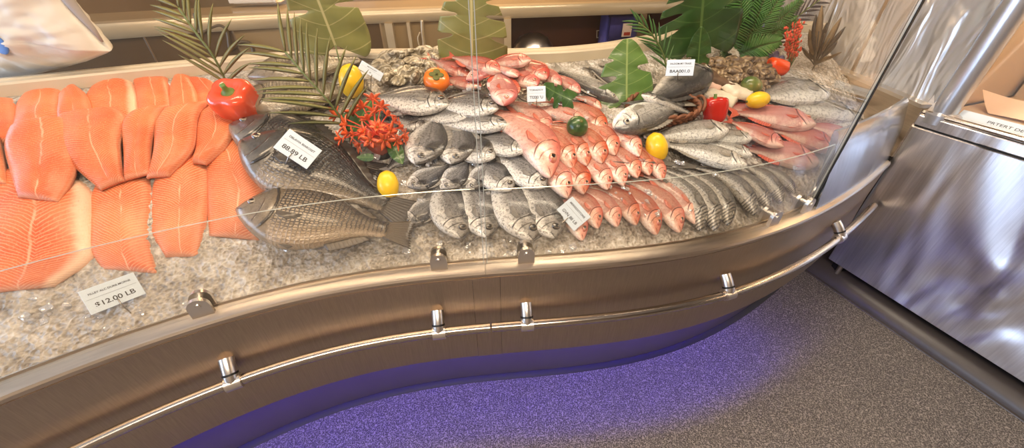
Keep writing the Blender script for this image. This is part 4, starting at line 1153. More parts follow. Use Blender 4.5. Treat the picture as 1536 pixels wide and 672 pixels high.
def lemon(px, py, lift, L, label, ax, group='loose lemons'):
    t = thing('lemon', label, 'lemon', group=group, mat=upright(on_bed(px, py, lift), ax))
    n = 26; prof = []
    for i in range(n+1):
        a = PI*i/n; z = -math.cos(a); r = max(0, math.sin(a))**.85*.355*(1-.06*abs(z))
        if abs(z) > .86: r *= 1 - .5*((abs(z)-.86)/.14)
        prof.append((max(r, 0)*L, z*.5*L*(1.0)))
    b = MB(); b.lathe(prof, 28); b.build('fruit', M_LEMON, t)
    b = MB(); b.lathe([(.05*L, -.485*L), (.05*L, -.52*L), (0, -.525*L)], 10); b.build('stem_end', M_BROWNS, t)
    return t
lemon(527, 122, .10, .135, 'large yellow lemon standing behind the palm leaflets by the card', (.1, .1, 1))
lemon(985, 221, .07, .118, 'big lemon between the snappers and the silver trout', (-.25, .35, .8))
lemon(1137, 150, .11, .105, 'lemon lying on the pink fish at the right', (1, .12, .1))
lemon(582, 278, .065, .105, 'lemon half hidden by the tail of the dark fish', (-.1, .5, .8))
def lobed(p, R, H, lobes, dep, mat, label, name, cat, ax, fw=(1, 0, 0), stem=True, stemc=None):
    t = thing(name, label, cat, mat=upright(p, ax, fw)); V = []; F = []
    prof = [(0, -.40), (.30, -.46), (.62, -.47), (.82, -.38), (.92, -.2), (.98, .05), (1.0, .25), (.94, .42), (.74, .52), (.48, .50), (.28, .42), (.12, .38), (0, .37)]
    s = np.linspace(0, 1, 30); pr = np.array(prof); q = np.linspace(0, 1, len(prof)); rr = np.interp(s, q, pr[:, 0]); zz = np.interp(s, q, pr[:, 1])
    n = 48
    for r, z in zip(rr, zz):
        for k in range(n):
            a = 2*PI*k/n; m = 1 - dep*(abs(math.cos(lobes*a/2))**3)*(.5+.5*r) + .03*math.sin(a+1)
            V.append((R*r*m*math.cos(a), R*r*m*math.sin(a), H*(z - (.05*abs(math.cos(lobes*a/2))**2 if z < 0 else 0))))
    for i in range(len(s)-1):
        for k in range(n): F.append((i*n+k, i*n+(k+1) % n, (i+1)*n+(k+1) % n, (i+1)*n+k))
    mk('fruit', V, F, mat, t)
    if stem:
        b = MB(); b.lathe([(.0, .36*H), (.22*R, .385*H), (.34*R, .40*H), (.24*R, .44*H), (.13*R, .50*H), (.11*R, .60*H), (.12*R, .66*H), (0, .67*H)], 14); b.build('stem', stemc or M_STEM, t)
    return t
lobed(on_bed(355, 155, .085), .083, .135, 4, .20, M_RED2, 'scarlet bell pepper with a green stem sitting on the salmon', 'bell_pepper', 'pepper', (.05, -.45, .9))
lobed(on_bed(1071, 166, .085), .056, .105, 3, .22, M_RED, 'glossy dark red bell pepper beside the wicker basket', 'bell_pepper', 'pepper', (-.1, .25, 1), (.8, .5, 0), True)
lobed(on_bed(1166, 101, .07), .048, .10, 4, .12, M_PORG, 'ribbed orange pepper lying at the end of the clam heap', 'bell_pepper', 'pepper', (-.95, .1, .12), (0, 0, 1), True, M_DARK)
t = thing('persimmon', 'orange persimmon with a green top resting on the big bream', 'fruit', mat=upright(on_bed(655, 121, .09), (.15, -.55, .8)))
b = MB(); b.lathe([(0, -.036), (.025, -.035), (.045, -.024), (.055, 0), (.05, .022), (.036, .033), (.016, .036), (0, .034)], 30); b.build('fruit', M_ORANGE, t)
b = MB()
for k in range(4):
    a = k*PI/2; b.ball((.016*math.cos(a), .016*math.sin(a), .0365), (.015, .013, .003), 10, 6)
b.tube([(0, 0, .034), (.002, 0, .048)], .004, 8); b.build('calyx', M_BROWNS, t)
def roundfruit(px, py, lift, r, mat, label, name, s=(1, 1, .95), ax=(0, 0, 1)):
    t = thing(name, label, 'fruit', mat=upright(on_bed(px, py, lift), ax))
    b = MB(); b.ball((0, 0, 0), (r*s[0], r*s[1], r*s[2]), 28, 18); b.build('fruit', mat, t)
    b = MB(); b.lathe([(.008, r*s[2]*.97), (.007, r*s[2]*1.03), (0, r*s[2]*1.04)], 10); b.build('stem_end', M_BROWNS, t)
roundfruit(866, 190, .085, .042, M_LIME, 'round dark green lime lying on the snappers', 'lime', ax=(.2, -.5, .7))
roundfruit(1127, 128, .085, .046, M_MANGO, 'small green and russet fruit at the front of the clam heap', 'green_fruit', (1.15, .9, .85), (.4, .2, .9))

# ------------------------------------------------------------------ leaves
def leaf_mat(name, a, b, vein, lo=.35):
    t = NT(name); u = t.attr('lu'); v = t.attr('lv')
    av = t.math('ABSOLUTE', v)
    col = t.ramp(t.noise(8, t.obj(), 3), [(.3, hexc(*a)), (.7, hexc(*b))])
    mid = t.math('SUBTRACT', 1.0, t.step(av, .008, .022))
    w = t.math('ABSOLUTE', t.math('SUBTRACT', t.math('FRACT', t.math('MULTIPLY', t.math('SUBTRACT', u, t.math('MULTIPLY', av, .55)), 6.0)), .5))
    sv = t.math('MULTIPLY', t.math('SUBTRACT', 1.0, t.step(w, .01, .05)), .6)
    col = t.mix(t.math('MAXIMUM', mid, sv), col, hexc(*vein))
    t.bsdf(col, lo, 0, .5, t.bump(t.math('MAXIMUM', mid, sv), -.4, .004), coat=.2); return t.m
M_LEAF = leaf_mat('monstera_green', (70, 104, 44), (98, 128, 60), (140, 158, 90))
M_LEAFD = leaf_mat('monstera_dark_green', (40, 74, 30), (58, 92, 40), (92, 122, 62))
M_LEAFO = leaf_mat('haze_olive_leaf', (122, 124, 62), (146, 144, 82), (196, 186, 128))  # olive tone takes in the glass haze over the upper left leaf
M_PET = simple('leaf_stalk', (92, 104, 52), .5)
def leaf(base, tip, wr, label, mat, notches=(), name='monstera_leaf', cat='leaf', facing=(0, -1, .25), stalk=None, curl=.15, group=None, heart=.28, parent=None, twist=0.0):
    """base and tip: points in the room; wr: width over length; notches (position along, side, depth, width)"""
    base = np.array(base); tip = np.array(tip); L = np.linalg.norm(tip-base); X = (tip-base)/L
    M4 = frame(base, X, facing)
    if parent is None: t = thing(name, label, cat, mat=M4, group=group)
    else: t = parent
    n, m = 80, 21; P = []; U_ = []; V_ = []; T = []
    for i in range(n):
        s = i/(n-1)
        w = wr*.5*(math.sin(PI*min(.985, (s*.93+.055))**(.72 if wr < .8 else .58))**(.75 if wr < .8 else .62)) if s < 1 else 0.001
        w = max(w, .004)
        row = []; tr = []
        for j in range(m):
            f = (j-(m-1)/2)/((m-1)/2); side = 1 if f > 0 else -1; k = w
            for (sp, sd, dp, wd) in notches:
                if sd == side or sd == 0:
                    q = max(0, 1-((s-sp)/wd)**2); k *= 1 - dp*q**.4 if q > 0 else 1
            y = f*k
            x = s - heart*abs(y/(wr*.5))*(1-s)**2*1.0 + .10*abs(y/(wr*.5))*s*(1-s)
            z = -curl*(y*y)*1.6 - .10*curl*math.sin(PI*s) + .012*math.sin(s*22)*abs(f) + twist*s*s
            row.append((x*L, y*L, z*L)); tr.append(.0016); U_.append(s); V_.append(y)
        P.append(row); T.append(tr)
    V, F = grid_solid(P, (0, 0, 1), T)
    o = mk('blade', V, F, mat, t, True, {'lu': U_+U_, 'lv': V_+V_})
    if parent is not None: o.matrix_parent_inverse = Matrix.Identity(4); o.matrix_basis = parent.matrix_world.inverted() @ M4
    if stalk is not None and parent is None:
        inv = M4.inverted(); q = [inv @ Vector(p) for p in stalk]
        b = MB(); b.tube([(0.02*L, 0, -.004)]+[tuple(p) for p in q], [.003]+[.004]*len(q), 8); b.build('stalk', M_PET, t)
    return t
def bedbelow(p, dx=0, dy=0):
    x, y = p[0]+dx, p[1]+dy; return np.array([x, y, bed_z(x, min(y, yb(x)-.03))-.02])
NM = [(.30, 0, .55, .035), (.46, 1, .6, .03), (.50, -1, .6, .03), (.64, 0, .5, .028)]
yA = 1.82
p0, p1 = at_y(503, 68, 1.80), at_y(452, -62, 1.72); leaf(p0, p1, .95, 'big olive monstera leaf rising at the back, left of the white card', M_LEAFO, NM[1:], facing=(.1, -1, .3), stalk=[bedbelow(p0, .01, -.02)], heart=.30)
p0, p1 = at_y(708, 90, 1.80), at_y(706, -42, 1.74); leaf(p0, p1, .92, 'olive monstera leaf standing behind the red heap', M_LEAFO, [(.35, 0, .45, .03), (.55, 0, .55, .03), (.7, 0, .45, .025)], facing=(-.05, -1, .2), stalk=[bedbelow(p0, 0, -.03)], heart=.3)
p0, p1 = at_y(940, 150, 1.66), at_y(941, 58, 1.74); leaf(p0, p1, .98, 'mid green notched monstera leaf in the center, in front of the grey fish', M_LEAF, [(.42, 1, .62, .05), (.55, -1, .55, .05), (.68, 1, .35, .03)], facing=(0, -1, .45), stalk=[bedbelow(p0, -.01, -.02)], heart=.34)
p0, p1 = at_y(1050, 62, 2.12), at_y(1062, -70, 2.02); leaf(p0, p1, 1.05, 'largest dark monstera leaf at the top edge, left of the fern', M_LEAFD, [(.32, 1, .5, .025), (.45, 1, .55, .025), (.58, 0, .5, .025), (.4, -1, .5, .025)], facing=(-.1, -1, .3), stalk=[bedbelow(p0, 0, -.05)], heart=.42)
p0, p1 = at_y(1047, 98, 2.02), at_y(1052, 40, 2.0); leaf(p0, p1, .62, 'small dark leaf hanging below the largest leaf, above the clam heap', M_LEAFD, [(.3, 0, .4, .05)], facing=(-.2, -1, .2), stalk=[bedbelow(p0, 0, -.03)])
p0, p1 = on_bed(858, 150, .06), on_bed(815, 128, .12); leaf(p0, p1, .95, 'small glossy notched leaf right beside the small price card', M_LEAFD, [(.35, 0, .6, .06), (.6, 0, .55, .06)], facing=(.1, -.6, .8), curl=.4)

def frond(path, n, ln, ang, label, mat, name='palm_frond', cat='palm frond', wid=.010, facing=np.array([0, -1.0, .25]), start=.12, taper=.5, stalk=None, group=None, parent=None, partname='leaflets', up=(1, -1), rr=.004, lr=(1.0, 1.0), curl=.25):
    path = np.array(path, float); c0 = path[0].copy(); pts = np.array(curve_pts(list(path), 40)) - c0
    s = np.concatenate([[0], np.cumsum(np.linalg.norm(np.diff(pts, axis=0), axis=1))]); s /= s[-1]
    at = lambda q: np.array([np.interp(q, s, pts[:, k]) for k in range(3)])
    t = parent if parent is not None else thing(name, label, cat, tuple(c0), group)
    fb = MB(); fc = facing/np.linalg.norm(facing)
    for i in range(n):
        q = start + (1-start)*i/(n-1)
        p = at(q); tg = at(min(1, q+.03)) - at(max(0, q-.03)); tg /= np.linalg.norm(tg)
        sd = np.cross(fc, tg); sd /= np.linalg.norm(sd)
        L = ln*(1-taper*q)*(.65+.35*min(1, (q-start+.05)*6))
        for sg in up:
            Lq = L*(lr[0] if sg > 0 else lr[1])
            a = math.radians(ang*(1-.35*q)) + random.uniform(-.06, .06)
            d = tg*math.cos(a) + sd*sg*math.sin(a); nn = np.cross(d, fc); nn /= np.linalg.norm(nn)
            k = 7; V = []; F = []
            for j in range(k):
                u = j/(k-1); w = wid*math.sin(PI*min(.98, u*.9+.08))**.8*(1-.3*u)
                cpt = p + d*Lq*u - fc*0 + np.array([0, 0, -1])*curl*Lq*u*u*.5 + fc*(.002*sg + .02*Lq*math.sin(u*PI))
                V += [cpt-nn*w, cpt+fc*(w*.45+.0008), cpt+nn*w, cpt-fc*.0006+fc*w*.40]
            for j in range(k-1):
                for e in range(4): F.append((j*4+e, j*4+(e+1) % 4, (j+1)*4+(e+1) % 4, (j+1)*4+e))
            F.append((3, 2, 1, 0)); F.append((4*k-4, 4*k-3, 4*k-2, 4*k-1)); fb.add(V, F)
    o = fb.build(partname, mat, t)
    rb = MB(); rb.tube(list(pts) if stalk is None else [np.array(stalk)-c0]+list(pts), rr, 8); r_ = rb.build('rachis', M_PET, t)
    if parent is not None:
        for q in (o, r_): q.location = Vector(c0) - parent.location
    return t
M_PALM = simple('olive_palm', (116, 112, 58), .45, noise=.15, nscale=8)
M_PALMD = simple('green_palm', (64, 100, 46), .45, noise=.15, nscale=8)
M_PALMK = simple('dried_dark_palm', (58, 52, 60), .5, noise=.15, nscale=8)
M_FERN = simple('fern_green', (70, 116, 50), .5, noise=.25, nscale=10)
b0 = on_bed(346, 138, .05)
frond([b0, at_y(322, 88, b0[1]-.02), at_y(296, 52, b0[1]-.01), at_y(268, 12, b0[1]+.02)], 10, .25, 52, 'olive palm frond rising behind the scarlet pepper at the salmon', M_PALM, wid=.0085, stalk=bedbelow(b0))
b0 = on_bed(520, 190, .08)
frond([b0, at_y(495, 155, b0[1]-.01), at_y(462, 118, b0[1]), at_y(428, 78, b0[1]+.03)], 11, .27, 58, 'olive palm frond fanned over the dark fish, beside the tall lemon', M_PALM, wid=.0085, stalk=bedbelow(b0), start=.04, taper=.35)
b0 = on_bed(1002, 112, .05)
frond([b0, at_y(994, 80, b0[1]+.02), at_y(978, 52, b0[1]+.02), at_y(958, 34, b0[1]+.02)], 9, .16, 32, 'narrow palm frond behind the center leaf, by the upright price card', M_PALMD, wid=.006, stalk=bedbelow(b0))
fern = thing('fern', 'bushy green fern at the back of the clam heap', 'fern', tuple(on_bed(1108, 82, .02)))
B0 = np.array(fern.location)
for k, (ex, ey) in enumerate([(1062, -10), (1076, -20), (1090, -34), (1104, -40), (1118, -42), (1134, -40), (1155, -30), (1178, -18), (1200, 2), (1192, 30), (1168, 62), (1075, 30), (1095, 10), (1125, 10)]):
    yy = B0[1] + .06*math.sin(k*1.7); e = at_y(ex, ey, yy); mpt = (B0+e)/2 + np.array([0, -.03, .02])
    frond([B0+np.array([.012*math.cos(k), .012*math.sin(k), 0]), mpt, e], 30, .125, 66, None, M_FERN, wid=.0075, parent=fern, partname='fronds', start=.05, taper=.75, rr=.0025)
b0 = on_bed(1140, 84, .03)
frond([b0, at_y(1168, 52, b0[1]+.05), at_y(1200, 22, b0[1]+.08), at_y(1240, -8, b0[1]+.1)], 13, .15, 42, 'dark dried palm frond slanting up right of the fern', M_PALMK, wid=.0065, up=(1, -1), stalk=bedbelow(b0))
# dark bird-of-paradise spray
b0 = on_bed(1222, 98, .04); sp = thing('dried_leaf_spray', 'dark dried spray of pointed leaves against the steel side screen', 'dried leaves', tuple(b0))
M_SPRAY = simple('dark_dried_leaf', (58, 52, 44), .5, noise=.3, nscale=12); M_SPRAY2 = simple('brown_dried_leaf', (120, 98, 66), .5, noise=.3, nscale=12)
for k, (ex, ey, w) in enumerate([(1233, 8, .05), (1224, 22, .06), (1250, 14, .02), (1262, 26, .05), (1268, 40, .04), (1256, 62, .05), (1214, 44, .05), (1240, 60, .06), (1206, 128, .03), (1244, 84, .05), (1202, 70, .03), (1240, 34, .06), (1228, 48, .07), (1248, 48, .04), (1216, 66, .06), (1262, 78, .035)]):
    mx = at_y(1222 + (ex-1222)*.45, 98 + (ey-98)*.45, b0[1]+.01*k-.05); e = at_y(ex, ey, b0[1]+.02*math.sin(k)-.02)
    q = MB(); pth = curve_pts([np.zeros(3), mx-b0, e-b0], 16); q.tube(pth[:len(pth)*2//3], .003, 6); q.build('stalk', M_SPRAY, sp)
    a, c = pth[len(pth)//3], pth[-1]; d = (c-a)/np.linalg.norm(c-a); sdv = np.cross(d, [0, -1, .3]); sdv /= np.linalg.norm(sdv); V = []; F = []
    Lk = np.linalg.norm(c-a)
    for j in range(9):
        u = j/8; ww = w*.38*math.sin(PI*min(.985, u*.93+.05))**.8; cp = a + d*Lk*u
        V += [cp-sdv*ww, cp+np.array([0, -.004-.2*ww, 0]), cp+sdv*ww, cp+np.array([0, .001-.2*ww, 0])]
    for j in range(8):
        for e2 in range(4): F.append((j*4+e2, j*4+(e2+1) % 4, (j+1)*4+(e2+1) % 4, (j+1)*4+e2))
    F.append((3, 2, 1, 0)); F.append((32, 33, 34, 35)); mk('pointed_leaf', V, F, M_SPRAY if k % 3 else M_SPRAY2, sp)
# red heather
b0 = on_bed(1186, 96, .04); hb = thing('red_heather', 'upright bunch of small red blossoms beside the orange pepper', 'flowers', tuple(b0))
M_CORAL = simple('coral_red_petal', (214, 74, 46), .5, noise=.25, nscale=30)
ph = MB(); ps = MB()
for k in range(26):
    ex, ey = random.uniform(1176, 1206), random.uniform(30, 74); e = at_y(ex, ey, b0[1]+random.uniform(-.06, .06)) - b0
    ps.tube([(0, 0, -.04), e*.5+np.array([0, -.01, .01]), e], .0022, 5)
    for j in range(16):
        s = .35+.65*j/15; c = e*s + RNG.normal(0, .006, 3); ph.ball(tuple(c), (.0055, .0055, .0075), 6, 4)
ph.build('blossoms', M_CORAL, hb); ps.build('stalks', M_PET, hb)
hb.children[0]['kind'] = 'stuff'
# purple blossoms
b0 = on_bed(1150, 92, .04); pb = thing('purple_flower', 'pale purple blossoms half hidden behind the fern', 'flowers', tuple(b0)); M_PURP = simple('purple_petal', (112, 108, 150), .5, noise=.25, nscale=20)
for (ex, ey) in ((1140, 34), (1146, 80), (1164, 86)):
    c = at_y(ex, ey, b0[1]+.06)-b0; q = MB(); q.tube([(0, .02, -.05), c*.6, c], .0025, 6); q.build('stalk', M_PET, pb); q = MB()
    for k in range(14):
        d = RNG.normal(0, 1, 3); d /= np.linalg.norm(d); q.ball(tuple(c+d*.028), (.02, .014, .018), 8, 5)
    q.build('blossom', M_PURP, pb)
# ------------------------------------------------------------------ red flower arrangement
b0 = on_bed(573, 226, .02); up = np.array([0, -.25, 1.0]); fa = thing('flower_arrangement', 'pot of spiky orange red flowers with dark green leaves among the breams', 'flowers', mat=upright(b0, up))
q = MB(); q.lathe([(0, 0), (.034, 0), (.044, .02), (.060, .06), (.066, .085), (.062, .088), (.056, .08), (.0, .07)], 28); q.build('pot', simple('salmon_red_pot', (176, 78, 56), .25, noise=.2, nscale=9, coat=.6), fa)
q = MB(); q.lathe([(0, -.03), (.040, -.03), (.040, .004), (.034, .006), (0, .006)], 24); q.build('pot_base', M_DARK, fa)
M_FLW = simple('orange_red_petal', (230, 100, 50), .42, noise=.3, nscale=18, coat=.2); M_FLC = simple('flower_center', (150, 120, 40), .6)
Mf_i = fa.matrix_world.inverted()
def petal(q, c, d, nrm, L, w):
    d = d/np.linalg.norm(d); s = np.cross(nrm, d); s /= np.linalg.norm(s); V = []; F = []
    for j in range(6):
        u = j/5; ww = w*math.sin(PI*min(.97, u*.85+.12)); p = c + d*L*u + nrm*(L*.55*u - L*.5*u*u)
        V += [p-s*ww, p+nrm*.0015-nrm*ww*.3, p+s*ww, p-nrm*.0015-nrm*ww*.3]
    for j in range(5):
        for e in range(4): F.append((j*4+e, j*4+(e+1) % 4, (j+1)*4+(e+1) % 4, (j+1)*4+e))
    F.append((3, 2, 1, 0)); F.append((20, 21, 22, 23)); q.add(V, F)
heads = [(506, 172, .10), (520, 186, .10), (512, 206, .09), (532, 168, .11), (545, 160, .12), (552, 178, .12), (562, 168, .12), (571, 160, .12), (580, 172, .12), (590, 182, .11), (598, 190, .10), (604, 204, .09), (584, 196, .12), (566, 190, .13), (548, 196, .12), (532, 200, .11), (556, 208, .12), (576, 208, .12), (594, 210, .10), (559, 148, .12), (540, 214, .09), (522, 198, .1)]
for k, (hx, hy, lf) in enumerate(heads):
    pw = on_bed(hx, hy+2, lf+.01); pl_ = np.array(Mf_i @ Vector(pw))
    out = pl_ - np.array([0, 0, .07]); out /= np.linalg.norm(out)
    q = MB(); q.tube(curve_pts([np.array([0, 0, .075]), pl_*.55+np.array([0, 0, .04]), pl_], 8), .0024, 6)
    ob = q.build('stalk', M_CORAL, fa)
    q = MB(); a = np.cross(out, [0.2, .5, .8]); a /= np.linalg.norm(a); bb = np.cross(out, a)
    n = 5 + k % 2
    for j in range(n):
        an = 2*PI*j/n + k; petal(q, pl_, math.cos(an)*a + math.sin(an)*bb + out*.35, out, random.uniform(.030, .046), .0085)
    for j in range(3):
        an = 2*PI*j/3 + k*2; petal(q, pl_, math.cos(an)*a*.5 + math.sin(an)*bb*.5 + out, out, .022, .006)
    fl = q.build('blossom', M_FLW, fa)
    q = MB(); q.ball(tuple(pl_+out*.004), .005, 8, 6); q.build('flower_center', M_FLC, fl)
for (tx, ty, bx, by, w) in ((560, 146, 528, 196, .75), (604, 246, 586, 212, .5), (514, 170, 545, 205, .4), (535, 236, 560, 236, .5)):
    leaf(on_bed(bx, by, .09), on_bed(tx, ty, .085), w, None, M_LEAFD, (), parent=fa, facing=(0, -.7, .7), heart=.05)

# ------------------------------------------------------------------ shellfish
from mathutils import noise as mnoise
def shell_mesh(name, a, b, c, mat, ridged, seed):
    q = MB(); V = []; F = []; nu, nv = 20, 12
    for i in range(nv+1):
        th = PI*i/nv
        for k in range(nu):
            ph_ = 2*PI*k/nu; p = np.array([math.sin(th)*math.cos(ph_), math.sin(th)*math.sin(ph_), math.cos(th)])
            r = 1 + .14*mnoise.noise(Vector(p*1.7+seed*3.3)) + (.05*math.sin(ridged*math.hypot(p[0]-.5, p[1])) if ridged else .10*mnoise.noise(Vector(p*4.5+seed)))
            x = p[0]*(1-.22*p[1]**2*0) ; taper_ = 1-.30*max(0, p[0])
            V.append((a*x*r, b*p[1]*r*taper_, c*math.copysign(abs(p[2])**1.25, p[2])*r))
    for i in range(nv):
        for k in range(nu): F.append((i*nu+k, (i+1)*nu+k, (i+1)*nu+(k+1) % nu, i*nu+(k+1) % nu))
    return mk(name, V, F, mat, None)
def shell_mat(name, a, b, c):
    t = NT(name); ob = t.obj(); w = t.n('ShaderNodeTexWave', {'Vector': ob, 'Scale': 26, 'Distortion': 9.0, 'Detail': 3.0}, wave_type='RINGS').outputs[1]
    nz = t.noise(26, ob, 4, .65); col = t.ramp(t.math('ADD', t.math('MULTIPLY', w, .22), t.math('MULTIPLY', nz, .85)), [(.3, hexc(*a)), (.55, hexc(*b)), (.8, hexc(*c))])
    hs = t.n('ShaderNodeHueSaturation', {'Color': col}); t.set(hs.inputs['Value'], t.math('MULTIPLY_ADD', t.rnd(), .5, .75))
    t.bsdf(hs.outputs[0], .45, 0, .5, t.bump(t.math('ADD', w, nz), .6, .004), coat=.2); return t.m
M_CLAM = shell_mat('brown_clam_shell', (52, 38, 26), (122, 98, 70), (186, 164, 130))
M_OYS = shell_mat('grey_oyster_shell', (74, 64, 48), (150, 138, 112), (224, 216, 200))
protos = [shell_mesh('clam', .036, .030, .019, M_CLAM, 55, s) for s in (1, 2, 3)]
protoo = [shell_mesh('oyster', .048, .034, .016, M_OYS, 0, s) for s in (5, 6, 7, 8)]
usedp = set()
def place_shell(src, p, rot, label, cat, group, sc=1.0):
    o = src if src.name not in usedp else src.copy()
    if src.name in usedp: COL.objects.link(o)
    else: usedp.add(src.name)
    o.location = p; o.rotation_euler = rot; o.scale = (sc, sc, sc); return prop(o, label, cat, group)
P0 = list(protos); rr_ = random.Random(3)
spots = []
for gy in range(6):
    for gx in range(9):
        px, py = 1058+gx*12+(gy % 2)*6, 92+gy*8.5
        if py > 88 + abs(px-1105)*.10 and py < 142 and px + (py-92)*.0 < 1163 and py > 86+(0 if px > 1075 else (1075-px)*1.0) and py < 104+(px-1050)*.62: spots.append((px+rr_.uniform(-3, 3), py+rr_.uniform(-2, 2)))
for k, (px, py) in enumerate(spots):
    hump = .06*math.exp(-((px-1115)/45)**2-((py-108)/22)**2)
    place_shell(P0[k % 3], on_bed(px, py, .03+hump+rr_.uniform(-.006, .01)), (rr_.uniform(-.6, .6)+.35, rr_.uniform(-.5, .5), rr_.uniform(0, 6.2)), 'brown ridged clam in the heap between the fern and the green fruit', 'clam', 'clams heaped by the fern', rr_.uniform(.95, 1.3))
spots = []
for gy in range(5):
    for gx in range(8):
        px, py = 574+gx*12.5+(gy % 2)*6, 80+gy*9.5
        if py < 122 and (px < 640 or py < 112) and (px > 585 or py > 84) and px < 662: spots.append((px+rr_.uniform(-3, 3), py+rr_.uniform(-2, 2)))
for k, (px, py) in enumerate(spots):
    place_shell(protoo[k % 4], on_bed(px, py, .035+rr_.uniform(0, .03)), (rr_.uniform(-.8, .8)+.4, rr_.uniform(-.6, .6), rr_.uniform(0, 6.2)), 'rough grey oyster in the heap between the white card and the persimmon', 'oyster', 'oysters heaped at the back ledge', rr_.uniform(.8, 1.25))
# scallop shells
M_SCAL = shell_mat('pale_scallop_shell', (168, 150, 124), (214, 202, 180), (240, 232, 216))
def scallop(px, py, lift, R, rot, label):
    V = []; F = []; n, m = 32, 9
    t = thing('scallop_shell', label, 'shell', mat=upright(on_bed(px, py, lift), (0.1, -.5, .85), (math.cos(rot), math.sin(rot), 0)), group='pale scallop shells')
    P = []; T = []
    for i in range(n):
        a = -1.25+2.5*i/(n-1); row = []
        for j in range(m):
            r = R*(.08+.92*j/(m-1))*(1-.12*abs(a/1.25)**2); rib = .05*math.cos(i/(n-1)*2*PI*9)*(j/(m-1))
            row.append((r*math.cos(a)-R*.5, r*math.sin(a)*.85, R*.30*math.sin(PI*.5*(1-(j/(m-1))))*1.0 + R*rib))
        P.append(row); T.append([.004]*m)
    V, F = grid_solid(P, (0, 0, 1), T); mk('fan', V, F, M_SCAL, t)
    b = MB(); b.box((-R*.46, 0, R*.26), (.012, R*.5, .010), 0, .003); b.build('hinge', M_SCAL, t)
scallop(1066, 74, .05, .085, 2.6, 'pale scallop shell at the top left of the clam heap')
scallop(1097, 79, .055, .085, .4, 'pale scallop shell just under the fern')
# long brown slab and white fillets
def slab_piece(name, Lp, Rp, lt, lb, th, mat, label, cat, group=None):
    n, m = 22, 9; L = np.array(Lp, float); R_ = np.array(Rp, float); q = np.linspace(0, 1, n)
    f = lambda A: np.stack([np.interp(q, np.linspace(0, 1, len(A)), A[:, k]) for k in (0, 1)], 1); L, R_ = f(L), f(R_); P = []; T = []
    c0 = on_bed(*((L.mean(0)+R_.mean(0))/2), lt); nrm = bed_normal(c0[0], c0[1])
    for i in range(n):
        a = on_bed(*L[i], lt+(lb-lt)*i/(n-1)); b_ = on_bed(*R_[i], lt+(lb-lt)*i/(n-1)); row = []; tr = []
        for j in range(m):
            v = j/(m-1); e = math.sqrt(min(1, v/.15)*min(1, (1-v)/.15)*min(1, i/(n-1)/.08)*min(1, (1-i/(n-1))/.08))
            row.append(a*(1-v)+b_*v + nrm*(th*.5*e*max(0, math.sin(PI*v))**.5 + .004*mnoise.noise(Vector((i*.4, j*.5, c0[0]*9)))) - c0); tr.append(.005+th*e)
        P.append(row); T.append(tr)
    V, F = grid_solid(P, nrm, T); o = mk(name, V, F, mat); o.location = c0; return prop(o, label, cat, group)
M_SMOKE = simple('rough_brown_skin', (98, 72, 50), .6, noise=.4, nscale=26, bump=.8)
M_WHITE = simple('white_fish_flesh', (226, 214, 192), .4, noise=.12, nscale=30, coat=.25)
M_PINKW = simple('pinkish_white_flesh', (228, 190, 170), .4, noise=.2, nscale=22, coat=.25)
slab_piece('smoked_fish_side', [(1050, 95), (1075, 118), (1106, 138)], [(1042, 106), (1064, 126), (1096, 140)], .06, .05, .03, M_SMOKE, 'long rough brown side of fish along the front of the clam heap', 'fish piece')
G = 'white fish pieces beside the basket'
slab_piece('white_fish_piece', [(1046, 104), (1070, 118), (1090, 128)], [(1034, 116), (1056, 130), (1078, 138)], .045, .045, .02, M_PINKW, 'pinkish white fish piece between the upright price card and the brown side', 'fish piece', G)
slab_piece('white_fish_piece', [(1092, 122), (1112, 134), (1132, 138)], [(1080, 130), (1100, 146), (1122, 152)], .06, .055, .022, M_WHITE, 'white fish piece pointing at the yellow lemon on the right', 'fish piece', G)
slab_piece('white_fish_piece', [(1060, 134), (1085, 140), (1108, 150)], [(1052, 146), (1078, 152), (1098, 162)], .04, .04, .02, M_WHITE, 'white fish piece right behind the glossy red pepper', 'fish piece', G)
# ------------------------------------------------------------------ wicker basket
c = on_bed(988, 178, .01); bk = thing('wicker_basket', 'round brown wicker basket holding the sea bass', 'basket', mat=upright(c, (0, -.30, 1)))
M_WICK = simple('brown_wicker', (120, 72, 44), .6, noise=.35, nscale=50, bump=.4)
q = MB(); Rb, ns = .15, 32
for lv in range(5):
    z = .005+.0135*lv; r = Rb*(.80+.20*(lv/4)**.7)
    q.tube([((r+.006*(1 if (k+lv) % 2 else -1))*math.cos(2*PI*k/(2*ns)), .62*(r+.006*(1 if (k+lv) % 2 else -1))*math.sin(2*PI*k/(2*ns)), z) for k in range(2*ns+1)], .0075, 7, False)
q.build('woven_wall', M_WICK, bk)
q = MB()
for s in (0, PI): q.tube([((Rb+.004*math.cos(k*.9+s))*math.cos(2*PI*k/80), .62*(Rb+.004*math.cos(k*.9+s))*math.sin(2*PI*k/80), .074+.006*math.sin(k*.9+s)) for k in range(81)], .008, 7, False)
q.build('braided_rim', M_WICK, bk)
q = MB(); q.lathe([(0, -.004), (Rb*.8, -.004), (Rb*.8, .006), (0, .006)], 30); ob = q.build('bottom', M_WICK, bk); ob.scale = (1, .62, 1)
for sx in (1,):
    q = MB(); q.tube([(sx*(Rb-.005), .62*.05*math.cos(a)*1.0, .10+.055*math.sin(a)) if False else (sx*(Rb+.01*math.sin(a)), .045*math.cos(a), .072+.03*math.sin(a)) for a in np.linspace(0, PI, 16)], .006, 8); q.build('handle', M_WICK, bk)
